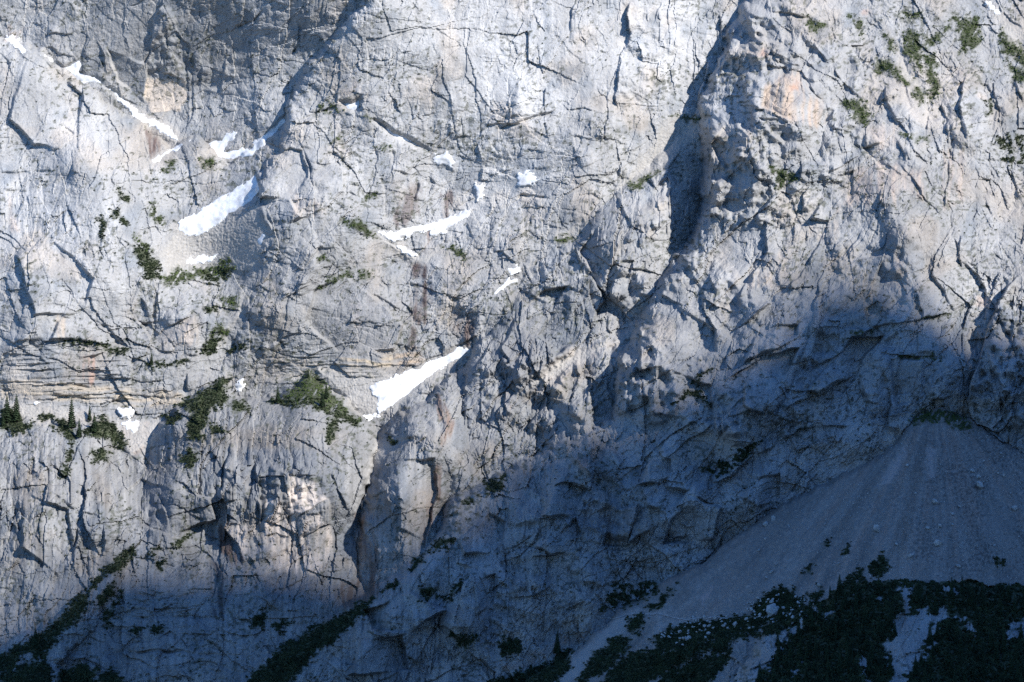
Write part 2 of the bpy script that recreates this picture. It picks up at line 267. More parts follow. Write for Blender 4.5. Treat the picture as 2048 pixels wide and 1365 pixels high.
# ------------------------------------------------------------------ traced lines of the rock
# S<side> height: a step, rock on <side> stands nearer.  C depth: a crack.   tile, kind, amplitude, points
FEAT = """
A C 2 180,0 250,40
A SU 2.5 250,215 330,200 480,210
A SU 3 235,290 300,280 340,320 470,355
A SR 3.5 570,230 620,340 640,460
A SR 2 760,350 800,430
A SR 2 485,600 480,660 510,720
A SR 6 985,0 925,90 900,220 870,370 858,480
A SU 4 900,425 1000,430 1080,470 1110,540
A SR 2 1040,80 1070,150
A SU 2 1000,255 1060,270
A SR 4 1345,290 1330,420 1300,560
A SR 3 1200,380 1190,560
A C 2.5 1390,160 1500,130 1560,60
A SR 2 690,470 720,580 860,640
A SR 2 0,180 140,180
A SU 2 1290,640 1350,660 1420,640
A SR 2 350,200 390,300
A SL 2 130,90 150,170 110,300
A C 2 380,740 440,800
A SU 3 1060,720 1110,740
A C 2 0,1030 140,1035 300,1020
A SR 3 300,870 320,900
A SR 2.5 160,1150 170,1230
A C 1.5 20,1140 150,1135
A SR 2 330,420 480,610
B C 2 300,150 290,260 260,340
B SR 2 150,130 130,260
B SU 2 870,330 970,310
B SU 4 1180,820 1310,810
B SU 2.5 1380,760 1490,730 1640,730
B SR 5 1380,770 1350,860 1380,970
B SR 5 1370,980 1365,1060 1390,1090
B SR 2.5 1480,260 1540,380
B SR 2 1150,220 1160,290
B SR 4 285,780 300,870 350,980 400,1150
B SR 2.5 200,900 230,1000 240,1040
B SU 4 560,1140 660,1180
B SU 3.5 260,1310 390,1260 450,1230 560,1235
B SR 5 40,1120 60,1170 90,1260 130,1365
B C 2 840,900 850,980
B C 2.5 1000,1080 960,1200
B SU 3 1580,520 1662,560
B SR 2.5 1535,600 1545,700
B SU 2 740,400 830,410
B SR 3 200,590 215,690 210,790
B SR 2.5 370,440 340,500
B SR 2.5 1085,700 1090,800
B SU 2 620,690 740,720
B SL 2 560,960 580,1080
B SR 2 1100,1000 1080,1090
B SU 2.5 1530,790 1560,860
B C 1.5 330,700 420,660 500,650
B SU 3 830,1000 960,1040 1080,1000
B SR 2 1460,980 1450,1060
B SU 2 1500,930 1600,950
C SR 4 455,0 430,80 410,180 418,260
C SR 8 780,0 760,80 772,200 735,300
C SR 3 960,0 935,70 905,160
C SR 7 720,330 697,450 687,560 692,670
C SR 3 640,410 650,480
C SL 3 100,520 170,560 182,690
C SR 3 10,270 60,370
C SU 2.5 280,665 380,650 500,650 640,680
C SU 2.5 700,620 850,630 1000,620
C SU 2.5 430,800 520,820 620,830 780,850
C SR 4 345,750 360,830
C SU 3 470,990 560,960
C SU 2 600,1020 690,1030
C SR 5 720,960 690,1050
C C 2.5 460,1160 600,1160
C SR 2 190,960 200,1020
C C 2.5 0,1260 120,1170 280,1180
C SR 14 1450,0 1400,150 1350,300 1290,470
C SR 9 1240,360 1175,560 1190,620
C SR 6 1300,60 1310,130 1305,240
C SR 3 1290,500 1280,600
C SR 16 1240,640 1228,760 1250,860 1245,1000 1250,1180 1245,1365
C SL 10 1000,1000 1015,1100 1010,1365
C SR 6 1130,1040 1110,1200 1080,1365
C SR 4 1180,1080 1200,1180 1180,1300
C SR 3 880,1130 940,1240
C SR 3 700,1180 740,1300
C SR 4 1380,700 1400,780
C SR 4 1370,800 1400,890 1380,960
C SR 4 1505,790 1490,900
C SR 3 1510,1000 1560,1080
C C 2.5 1650,1140 1540,1250 1490,1310
C SR 6 1440,30 1470,130 1400,170
C SR 6 1590,0 1580,70
C SR 5 1520,170 1500,250
C SR 4 1620,250 1600,330
C SR 4 1410,290 1380,400
C SR 2 920,740 910,800
C C 2 0,760 200,700 340,660
C SR 2 540,700 550,780
C SR 2 800,680 810,760
C SU 2 780,290 840,300
C SU 2 1000,330 1080,310
C SR 2.5 660,1250 640,1365
D SR 6 140,0 130,60
D SR 6 410,0 345,50
D SR 5 60,170 50,240
D SR 4 410,230 440,300 490,390
D SR 5 520,380 560,440 640,540 680,600
D SR 6 740,320 710,400
D SU 6 250,400 340,420 430,560 490,610
D SR 3 490,610 500,660
D SR 4 90,690 85,760
D SR 5 60,780 45,900
D SR 8 545,650 480,750
D SR 5 460,840 465,930
D SR 3 550,800 590,920
D SR 3 670,830 650,900
D SU 4 700,905 600,980 500,1030
D SR 5 440,1060 350,1160 345,1310
D SR 4 180,1160 130,1230 40,1310
D SR 7 90,970 60,1060
D SR 7 335,950 325,1080
D SR 4 820,1090 805,1190 830,1240
D SR 4 1220,930 1205,1080 1180,1250
D SU 3 840,890 1000,1050 1080,1180 1200,1310
D SR 5 1310,440 1280,600 1300,760 1310,820
D SR 5 1460,450 1500,600 1530,780
D SR 5 1160,600 1210,720 1210,880
D SU 3 1320,820 1390,760
D SR 4 1340,860 1360,930
D SR 4 1420,850 1400,940
D SR 8 840,500 855,600
D SU 4 850,690 900,720
D SR 4 1560,960 1600,1150
D SR 4 1580,1000 1640,1180
D SR 4 1410,1150 1480,1290
D SR 4 1400,1220 1360,1340
D SR 5 1170,510 1210,560
D SR 4 1080,720 1090,800
D SR 5 1600,470 1662,640
D SR 4 1500,30 1580,120 1662,170
D SR 3 720,60 780,100
D SR 4 850,900 810,960
D SR 3 190,290 180,370
D SR 4 640,370 760,300
D SU 3 20,640 150,660 300,760
D SR 4 900,800 960,960
D SR 3 980,560 1040,700
D SR 4 830,530 790,680
E SR 6 830,450 890,600 925,670
E SU 3.5 350,570 430,585 560,590 640,620
E SU 6 900,640 950,685 1000,630 1150,560
E SR 3 1170,450 1175,540
E SU 3.5 0,730 200,715 500,715 730,750
E SU 4 470,825 560,815 640,780
E SU 2.5 0,790 170,790 300,860
E SU 2.5 550,935 800,940
E SU 3.5 740,995 820,965
E SR 2.5 270,720 260,780
E SU 4 1100,880 1190,870
E SR 6 1120,890 1110,1000 1130,1030
E SR 4 1560,720 1570,900
E SU 2 760,640 850,640
E SR 2.5 330,430 320,500
E SU 2 30,850 180,870 310,850
E C 1.5 0,960 300,980 600,1000
E SU 2 620,1010 760,1020
E SU 2 760,1040 1000,1050 1100,1040
E C 1.5 250,1040 500,1060 800,1080
E SR 2 960,700 970,800
E SR 2 1040,650 1050,740
E SR 2 1110,600 1120,700
E SR 3 120,230 110,330
E SR 2.5 340,160 390,240
E SR 2.5 700,100 780,160
E SR 3 800,350 850,440
E SR 4 1480,480 1470,560
E SR 3 1360,830 1450,760
E SL 3 1270,1220 1250,1365
E SR 4 150,1200 180,1300
F SR 3 1290,0 1340,150
F SU 4 1430,200 1500,190 1590,270
F SU 2.5 0,640 100,570 220,450 330,395 400,375
F SU 2.5 720,430 830,500 970,580
F SU 3 1300,760 1450,690
F SU 2.5 380,840 600,870 1000,860 1200,760 1440,640
F SU 2 400,900 620,930 850,940
F SL 5 1110,1040 1130,1130 1180,1220 1150,1300
F SR 4 1250,1060 1280,1130
F SR 15 1445,700 1390,780 1330,900
F SR 5 1430,930 1330,1060
F SR 6 920,1090 905,1290
F SU 4 750,1225 820,1270 900,1310
F SR 3 980,400 960,560
F SR 3 1180,480 1200,580
F SR 3 1110,400 1100,480
F SR 3 780,460 790,560
F SU 2 330,510 480,560
F SR 2 600,500 580,640
F SR 2 860,560 890,640
F SR 2 200,600 160,740
F SU 2 0,790 120,790
F SR 4 250,370 260,400
F SR 3 0,200 60,240 70,280
F SR 3 220,140 200,200
F SR 3 800,330 860,320
F SU 2.5 540,590 700,640 880,620
F SU 2 1100,500 1180,500 1240,560
F SR 4 1040,900 1000,1000
F SL 4 1600,1150 1560,1240
G SR 8 435,130 475,250 490,290
G SR 6 540,190 610,280 600,320
G SR 5 700,260 640,420 690,500
G SR 4 740,90 770,140
G SR 6 800,250 770,340 740,420
G SR 9 545,320 570,390 640,470 730,540 790,620
G SR 12 1245,100 1100,220 970,350 960,440
G SR 5 640,560 640,650 680,700
G SR 6 835,620 820,800
G SR 14 745,740 700,900 690,1090 670,1190
G SR 7 640,760 580,900 540,940 480,930
G SR 12 830,640 740,740 660,790
G SR 6 440,850 330,950
G SR 7 400,1120 460,1200
G SR 14 280,1070 200,1180 150,1250
G SR 6 200,660 140,740 60,850
G SR 4 190,700 160,900
G SU 4 420,580 510,560
G SR 6 0,780 30,960 40,1200
G SR 4 1180,400 1210,540 1280,650 1280,780
G SR 4 1240,310 1270,430 1270,500
G SR 5 1570,0 1580,60
G SR 5 1560,220 1480,350 1420,450 1410,640 1380,700 1340,830 1340,910
G SU 4 1662,470 1550,530 1430,640
G SR 4 1060,520 1110,600
G SU 4 1130,740 1200,690 1270,695
G SU 3.5 820,1010 950,940 1080,830
G SU 3.5 1662,770 1500,850 1330,960
G SR 6 1290,990 1280,1200 1290,1300
G SR 4 1315,1080 1320,1300
G SU 3 1150,960 1250,880
G SU 4 1040,1080 1110,1020 1200,1020
G SR 8 230,220 190,320
G SR 8 150,310 100,410
G SR 4 60,540 0,600
G SU 3 230,420 300,420 460,400
G SR 3 250,500 260,570
G SR 4 500,1000 490,1120
G SR 5 600,900 560,1000
G SR 3 990,0 1000,130
G SR 5 350,170 400,220
G SU 3 380,1200 440,1240
G SR 4 1130,1100 1200,1110
G SU 2 920,830 1060,780
G SR 2.5 1180,1020 1230,1110
H SR 5 130,0 130,100 150,170 60,300 0,410
H SR 4.5 490,40 440,150 380,260 330,340 200,440 0,600
H SR 5 390,280 440,340 450,440 420,500 410,620 370,740 330,860 290,990 200,1140 130,1290
H SR 3 730,10 670,130 600,200 450,330
H SR 4 900,0 850,110 830,200 770,350 710,490 690,550
H SL 4 930,80 950,250 1040,440 1060,580
H SL 4 1020,0 1060,160 1100,320
H SR 4 1230,40 1260,160 1300,300
H SR 4 1280,80 1265,180
H SR 4 1390,240 1390,320 1430,420 1430,640
H SR 13 1662,300 1560,390 1480,560 1430,700 1380,880 1330,1060 1280,1140
H SU 3 450,640 600,640 800,630 1050,590 1240,540
H SU 3 390,740 500,740
H SU 3 330,910 500,820 620,750
H SU 3.5 0,850 200,760 330,700
H SU 3.5 680,900 620,940 470,1030 330,1080 180,1160
H SU 3.5 790,800 930,800 1160,815
H SR 4 690,920 690,1010 720,1080
H SR 4 870,930 870,1100 850,1280
H SR 3 1060,820 1060,1060
H SR 5 1450,800 1480,900 1530,990 1540,1260
H SR 5 1610,680 1570,850 1540,980
H SR 5 1480,740 1520,810
H SU 4 170,1340 330,1240 500,1230 680,1215
H SU 2.5 780,640 840,690
H SR 3 890,510 800,600
H SR 3 1180,380 1210,480
H SR 3 480,100 500,200
H SU 2.5 1240,540 1160,560 1050,590
H SR 3 1040,620 1030,800
H SU 3 1080,1060 1250,1050
H SR 3 820,680 850,760
H SR 2.5 540,120 520,220
I SR 4 380,390 440,480 440,560 420,640 400,740
I SU 5 660,400 730,385
I SR 3 690,440 640,600
I SR 3 600,420 560,700
I SR 5 805,230 790,480
I SL 5 890,310 940,400 960,520
I SR 8 1230,460 1340,590 1365,710
I SU 5 1390,640 1450,730
I SR 6 1300,0 1260,190 1240,330
I SR 5 1440,100 1450,360 1460,480
I SU 5 1240,345 1340,345
I SU 3 1060,580 1200,660 1240,780
I SR 4 1220,700 1240,980
I SR 3 110,560 100,660
I SU 3 380,390 460,380
I C 1.5 240,260 420,400 600,450 700,440
I SU 3 780,490 880,500 950,530
I SR 2.5 300,640 320,720
I SU 2 980,1100 1100,1090 1300,1100
I SU 2 900,970 1080,960 1180,960
I C 1.5 700,1000 1000,990 1300,1020
I C 1.5 620,1200 1000,1190 1400,1220
I C 1.5 720,870 1000,880 1250,850
I SR 3 860,0 840,80
I SR 2.5 250,0 240,100
J SR 5 30,100 30,330 60,480
J SR 4 130,250 170,370
J SU 2.0 225,195 380,205
J SU 1.8 300,265 410,275
J SL 3 440,330 330,400 240,460
J SU 1.5 300,420 400,425
J SU 2.0 70,545 150,530 230,560
J SU 2.0 190,640 330,605 345,640
J SU 1.5 90,740 190,730
J SR 11 695,150 662,260 632,350 617,440 640,540 690,570
J SR 8 1050,150 1055,280 1025,410 992,600
J SR 4 1370,40 1350,100
J SL 3 600,480 610,700
J SR 3 440,170 520,330 560,420
J SR 4 720,310 690,400
J SR 4 1170,600 1150,700
J SR 6 1400,740 1390,830 1360,950
J SR 4 910,950 910,1060
J SU 4 1080,1100 1230,1140
J SR 3 830,450 830,560
J SR 4 1320,1010 1330,1160
J SU 3 880,1210 1000,1300
J SR 4 1170,250 1180,330
J SU 3 640,1060 900,1160
J SR 3 490,830 530,950
J SU 3 270,330 330,325
K SL 6 590,230 605,310 630,390
K SL 7 780,360 745,500 720,590
K SR 4 1140,90 1060,290 940,440
K SU 4 1576,20 1400,110 1300,200 1160,260
K SU 4 780,260 900,245 970,200
K SR 5 440,620 400,740 400,830
K SU 4 280,270 340,250 420,240 500,270
K SU 3.5 1000,470 1080,500
K SU 3 900,590 1090,520
K SR 5 860,100 760,240
K SU 4 200,450 340,440 420,430
K SU 4 180,660 330,650
K SR 5 500,420 450,560
K SU 4 60,900 180,880 300,810
K SR 4 330,950 320,1090
K SU 3 800,700 900,680
K SR 4 1240,0 1240,90
K SR 5 20,300 60,500
K SR 5 200,20 160,150
K SU 3 1100,310 1220,370
K SU 4 780,340 900,410
K SR 4 540,720 550,820
"""
RIBS = '''
P 4 45 150,320 200,400 250,480 290,560
P 3 50 60,150 110,250 150,340
P 8 45 600,260 630,340 640,420
P 8 45 700,440 630,520 560,620
P 6 50 740,240 780,330 790,400
G 5 26 600,60 590,180 560,290
G 4 22 720,260 700,420
D 8 24 60,560 60,720 50,900
D 7 28 250,660 320,760
D 7 26 600,700 560,850 530,950
D 8 28 880,560 960,640 1000,720
D 8 30 1360,540 1400,700 1380,820
D 9 40 820,1150 900,1290 960,1420
D 7 26 450,250 560,420
D 6 26 1250,620 1260,800
D 7 22 1600,560 1560,760
H 7 26 960,100 1000,300 1060,450
H 9 30 1600,400 1520,600 1480,800
H 8 40 260,800 180,1000 120,1150
H 7 30 850,850 800,1000 770,1100
H 7 34 500,500 380,640 250,700
H 6 34 1250,850 1200,1000
K 8 34 920,90 840,230
K 8 30 300,290 260,420
K 8 40 200,560 300,600 400,540
K 8 30 840,380 800,500
K 7 34 520,760 480,900
K 7 34 1050,340 900,480
K 7 34 1480,240 1350,380
I 9 36 980,200 960,400 930,560
I 7 40 280,300 200,560 120,760
I 9 34 620,260 560,520
J 9 36 840,160 830,400 820,620
J 8 30 1120,120 1100,280
J 8 40 1180,420 1060,640 960,760
J 8 40 1250,800 1180,1000
J 8 40 780,1000 640,1180
F 8 30 1000,1080 960,1250
F 7 34 1180,1120 1100,1300
G 9 24 440,1100 500,1200
G 9 24 350,960 420,870
G 8 40 950,700 880,1000
G 7 40 1150,600 1050,800
G 8 34 1420,1050 1400,1300
E 8 50 150,250 200,450 180,650
E 6 40 560,300 700,460
C 6 34 150,560 110,680
C 6 40 620,760 500,900
'''
SIDES = {'R': (1, 0), 'L': (-1, 0), 'U': (0, -1), 'D': (0, 1)}
F = np.zeros(U.shape, f32)          # metres towards the valley
mod = np.clip(0.72 + 0.95 * fbm(U, V, 44, 3, 71), .08, 1.7)
CR = np.zeros(U.shape, f32)
for line in FEAT.strip().split('\n'):
    t = line.split()
    pts = P_(t[0], ' '.join(t[3:])); amp = float(t[2])
    if t[1] == 'C':
        s = sub(pts, 16)
        d, _, par = seg_dist(WU[s], WV[s], pts)
        tap = np.minimum(1, 6 * np.minimum(par, 1 - par) + .1)
        F[s] -= amp * mod[s] * tap * np.exp(-(d / 3.0) ** 2)
    else:
        wn_ = 16 + 7.5 * amp; wf = 5 + 1.0 * amp
        s = sub(pts, 3 * wn_)
        d, sg, par = seg_dist(WU[s], WV[s], pts, side=SIDES[t[1][1]])
        tap = np.clip(7 * np.minimum(par, 1 - par), 0, 1)
        # distance past the ends fades the step
        e0 = np.hypot(WU[s] - pts[0][0], WV[s] - pts[0][1]); e1 = np.hypot(WU[s] - pts[-1][0], WV[s] - pts[-1][1])
        endf = 1 - np.exp(-np.minimum(e0, e1) / (6 + 1.5 * amp))
        soft = sstep(1350, 1200, U[s]) * sstep(800, 700, V[s])      # the pale walls break in shallower edges
        near = np.exp(-d / wn_) * (1 - .2 * soft); far = -(.45 - .28 * soft) * np.exp(-d / wf)
        h = sstep(-1.6, 1.6, d * sg)
        F[s] += amp * 0.62 * mod[s] * tap * endf * (near * h + far * (1 - h))

for line in RIBS.strip().split('\n'):
    t = line.split(); amp, wd = float(t[1]), float(t[2]); pts = P_(t[0], ' '.join(t[3:]))
    s = sub(pts, 2.6 * wd)
    d, _, _ = seg_dist(WU[s] + .8 * (WU[s] - U[s]), WV[s], pts)
    F[s] += .75 * amp * np.exp(-(d / wd) ** 1.6)

# large tilted slabs: B faces the sun, D turns away from it.  tile, kind, slope, outline
SLABS = '''
D B .4 20,440 130,400 250,400 260,430 110,560 90,640 0,620
D D .3 250,430 430,560 490,640 400,770 240,700 110,640 120,560
D D .5 90,700 240,720 380,800 370,830 240,860 170,800
D B .5 540,650 600,640 655,740 640,790 520,760
D D .8 545,650 520,750 455,740 500,690
D B .4 470,790 560,780 600,900 520,1010 460,930
D B .4 1290,470 1440,500 1500,640 1480,780 1320,820 1280,620
D B .4 650,460 730,400 770,500 700,600 640,540
D B .4 840,510 950,500 1000,640 900,720 850,620
D D .5 1210,720 1310,800 1300,900 1220,880
D D .4 410,230 620,250 690,420 640,540 520,400
D D .4 700,880 900,800 1080,1000 1060,1180 860,1040
D B .4 560,1050 650,1010 640,1180 500,1320 400,1300
D D .4 1080,1040 1200,960 1200,1250 1100,1200
H B .35 930,0 1020,20 1100,320 1190,440 1130,570 1060,580 1030,440 950,260
H D .35 850,230 950,260 1030,440 1000,540 900,480 830,380
H D .3 560,250 830,210 770,360 690,550 450,600 450,440
H B .3 1110,330 1250,200 1390,330 1430,420 1240,530 1190,440
G B .4 970,350 1100,240 1200,420 1210,540 1060,500 960,450
G B .35 1060,520 1280,660 1280,780 1080,830 830,900 830,660
G B .3 740,760 830,900 820,1010 700,1080 700,900
G D .6 690,740 740,760 700,900 690,1090 640,1000 620,860
G D .5 470,180 560,60 720,60 690,250 560,310
G B .5 720,250 800,240 760,420 690,490 640,430
G D .5 400,390 540,340 620,480 520,680 330,800 230,680
G B .4 240,430 400,400 230,680 60,840 0,760 80,600
G D .6 470,770 630,700 640,760 560,930 490,920 460,860
G B .5 330,960 440,860 470,930 400,1100 300,1060
G B .5 410,1100 520,970 590,1080 600,1200 470,1200
G D .6 180,1170 280,1070 280,1180 150,1260
G D .5 1420,460 1600,500 1420,640 1380,720 1300,640
G B .4 850,1000 1040,900 1250,990 1270,1200 900,1150
H B .5 1500,600 1600,590 1570,830 1520,820 1480,740
H D .5 1390,880 1450,700 1480,740 1480,890 1400,960
H B .4 690,920 800,870 860,960 800,1090 720,1080
H B .5 60,700 200,620 320,630 320,690 180,760 0,840
H B .5 20,900 150,800 330,760 260,900 100,1150 0,1100
H D .4 450,640 760,640 560,780 400,800
H B .5 380,1010 640,700 830,690 620,930 450,1020
H D .5 870,830 1060,830 1060,1050 900,1100
K B .5 860,90 960,110 970,190 900,240 780,250
K B .5 790,270 900,250 1060,290 940,420 830,370
K B .5 760,370 880,420 880,470 730,590
K D .5 620,400 770,360 740,500 720,600 580,600
K B .5 300,290 400,250 500,280 400,420 240,430
K B .4 200,600 420,450 460,520 420,620 300,650
K B .4 1400,220 1576,190 1576,330 1450,380 1380,330
K D .5 520,50 620,40 690,130 600,300 520,250
K D .5 960,450 1100,330 1240,380 1200,560 920,590
K B .5 420,800 540,800 520,900 420,930
J B .5 1180,560 1330,420 1440,460 1400,640 1200,640
J D .5 640,960 900,860 1100,960 900,1080 700,1060
J B .5 1260,800 1380,760 1370,920 1280,980
J B .5 620,1120 860,1100 900,1300 560,1330
I D .5 800,230 1180,330 1220,450 960,540 790,480
I B .4 680,300 800,220 800,400 720,390 640,420
J D .4 40,120 220,190 230,380 170,380 60,470
J B .3 640,360 760,280 830,560 730,640 640,540
J B .3 830,120 1040,100 1040,300 980,560 840,500
J D .4 440,200 600,400 610,640 470,620 440,340
A B .3 160,320 220,310 480,560 460,900 200,860 60,700
A D .4 640,300 870,380 860,600 700,480
B D .4 300,880 400,1150 560,1140 560,1000 380,880
B B .4 40,1050 230,880 300,900 350,1050 240,1180 60,1180
B D .5 60,1180 240,1180 300,1290 130,1365 90,1260
B D .4 780,1060 960,1040 960,1300 800,1300
F D .3 390,420 560,340 720,440 900,620 860,780 520,780 330,600
F B .35 960,1020 1110,1040 1150,1210 1120,1310 930,1290 920,1120
F D .5 760,1220 920,1110 910,1290 820,1280
E B .3 100,200 330,130 560,350 480,560 200,560
E D .35 840,620 1150,560 1180,800 940,800
E B .3 350,600 640,620 730,750 500,710 300,700
I B .3 130,300 380,390 420,640 330,760 120,600
C B .3 700,1180 900,1130 1000,1050 1010,1300 780,1350
C B .4 1240,640 1480,600 1500,780 1370,700 1250,860
C D .5 1250,860 1370,720 1500,800 1490,960 1340,1000
C D .3 1000,1000 1100,860 1240,700 1240,1000 1050,1100
'''
CALM = np.zeros(U.shape, f32)
for line in SLABS.strip().split('\n'):
    t = line.split(); sl = float(t[2]); pts = P_(t[0], ' '.join(t[3:]))
    s = sub(pts, 10)
    sd = poly_sd(U[s] + .9 * (WU[s] - U[s]), V[s] + .9 * (WV[s] - V[s]), pts)
    uc = sum(p[0] for p in pts) / len(pts); vc = sum(p[1] for p in pts) / len(pts)
    dx = (U[s] - uc) * MPP; dy = (V[s] - vc) * MPP
    h = sl * (-.75 * dx + .35 * dy) if t[1] == 'B' else sl * (.85 * dx - .3 * dy)
    m = sstep(-2.5, 3.5, sd)
    F[s] += np.clip(h, -6, 6) * m
    CALM[s] = np.maximum(CALM[s], m)

# ------------------------------------------------------------------ masks: snow, debris, plants, stains and painted shade
SNOW = [
 ('A:35,218 105,220 155,315 130,318 85,270', 'small tongue of snow at the head of the couloir, far upper left'),
 ('A:228,312 320,338 332,380 300,378 250,338', 'small triangular snow patch just left of the wider couloir snow, upper left'),
 ('A:322,372 380,395 480,356 487,395 475,425 530,450 612,480 615,508 560,492 500,502 450,472 410,428 360,402', 'wide bright snow patch filling the bend of the upper left couloir'),
 ('A:620,512 665,526 760,612 850,682 1000,766 1080,838 1040,830 900,757 780,668 690,588', 'long narrow strip of snow running down the diagonal couloir under the shaded wall'),
 ('A:895,962 1000,888 1140,822 1142,840 1010,908 920,974', 'thin snow strip rising to the right below the dark wet streak'),
 ('A:1222,850 1260,830 1320,825 1345,790 1412,788 1388,830 1332,895 1400,888 1480,878 1560,800 1620,750 1690,690 1700,730 1600,832 1500,922 1440,942 1340,952 1290,937', 'forked snow patch on the saddle above the big snowfield'),
 ('P:357,445 388,428 438,401 488,364 512,349 518,362 521,381 503,402 470,424 440,447 415,464 392,472 375,470 357,462', 'largest snowfield in the bowl left of the overhanging pillar'),
 ('P:370,521 410,508 441,504 432,520 400,531 374,537', 'thin broken snow remnant on the debris under the large snowfield'),
 ('B:530,598 600,615 652,583 652,640 622,672 572,655', 'small snow pocket at the foot of the pale central wall'),
 ('B:740,712 800,745 850,780 920,810 990,845 1085,902 1072,916 960,858 900,836 845,814 790,770', 'narrow snow ribbon slanting down below the pale central wall'),
 ('B:1085,903 1195,903 1218,970 1206,1008 1170,988 1130,988 1085,972', 'ragged snow patch at the lower end of the slanting snow ribbon'),
 ('P:1035,348 1064,343 1067,356 1083,357 1061,367 1036,376', 'isolated white snow patch on the ledge right of the brown streaked cliff'),
 ('B:1345,1100 1382,1088 1377,1162 1350,1192', 'slim upright snow sliver in a cleft above the curved snow'),
 ('P:757,466 796,461 837,449 857,447 880,439 942,421 936,433 905,453 881,467 866,471 854,460 813,473 790,486', 'curved snow strip above the brown waterfall streaks'),
 ('F:878,158 930,182 988,208 962,218 905,188', 'thin snow streak in the debris chute left of the waterfall streaks'),
 ('F:1522,290 1570,272 1602,284 1572,322 1530,318', 'small round snow patch under a dark rock arch beside the right buttress'),
 ('F:1438,447 1480,400 1540,350 1582,362 1532,392 1462,448', 'small slanting snow patch against the shaded edge of the right buttress'),
 ('F:715,985 850,940 862,913 1000,878 1130,818 1250,753 1297,772 1252,812 1150,874 1050,944 960,1024 850,1094 768,1148 758,1070 728,1030', 'large slanting snowfield below the yellow rock band in the middle'),
 ('F:680,1165 750,1153 772,1170 700,1192', 'small snow scrap at the top of the brown gully below the slanting snowfield'),
 ('E:180,1068 242,1076 215,1100', 'tiny snow spot above the spruces at far left'),
 ('E:703,1130 780,1116 788,1150 735,1177', 'upper of two small snow lumps in the brown gully at left'),
 ('E:733,1200 822,1198 824,1220 797,1262 760,1238', 'lower of two small snow lumps in the brown gully at left'),
 ('E:1413,965 1441,958 1437,1012 1413,1017', 'tiny snow spot right of the dark green knoll slope'),
 ('E:1518,125 1550,72 1588,88 1550,150 1525,156', 'snow scrap in the chute just below the overhanging pillar'),
 ('P:1971,4 1980,7 2000,30 1990,29', 'tiny snow streak beside the reddish crag in the top right corner'),
]
SCREE = ['P:330,505 350,470 440,450 515,405 548,475 525,490 512,535 470,548 380,545', 'F:400,895 640,935 860,940 1100,830 1300,765 1320,800 1050,960 880,1110 765,1160 680,1170 560,1070 440,960',
 'C:1000,690 1230,640 1228,712 1100,850 985,1000 850,1110 700,1120 800,1000 900,860', 'G:320,80 480,20 450,100 380,150', 'G:830,625 690,705 480,765 330,825 220,960 330,955 460,860 640,770 740,745',
 'E:1520,60 1590,90 1520,300 1440,560 1330,760 1300,760 1420,540 1480,300', 'P:200,842 260,838 330,850 290,900 262,915 240,880', 'J:700,0 900,0 770,90 690,150 660,260 650,200',
 'A:620,500 700,560 900,720 1150,820 900,980 860,960 1000,860 780,690', 'F:760,100 1000,220 1100,180 1060,260 960,260 800,150', 'D:1430,0 1662,180 1662,330 1500,150',
 'D:800,60 900,220 1000,430 1080,540 1060,560 960,450 860,260', 'P:0,800 140,815 240,842 200,852 0,845', 'E:1060,0 1330,0 1540,80 1530,200 1350,240 1100,300 980,330 940,180']
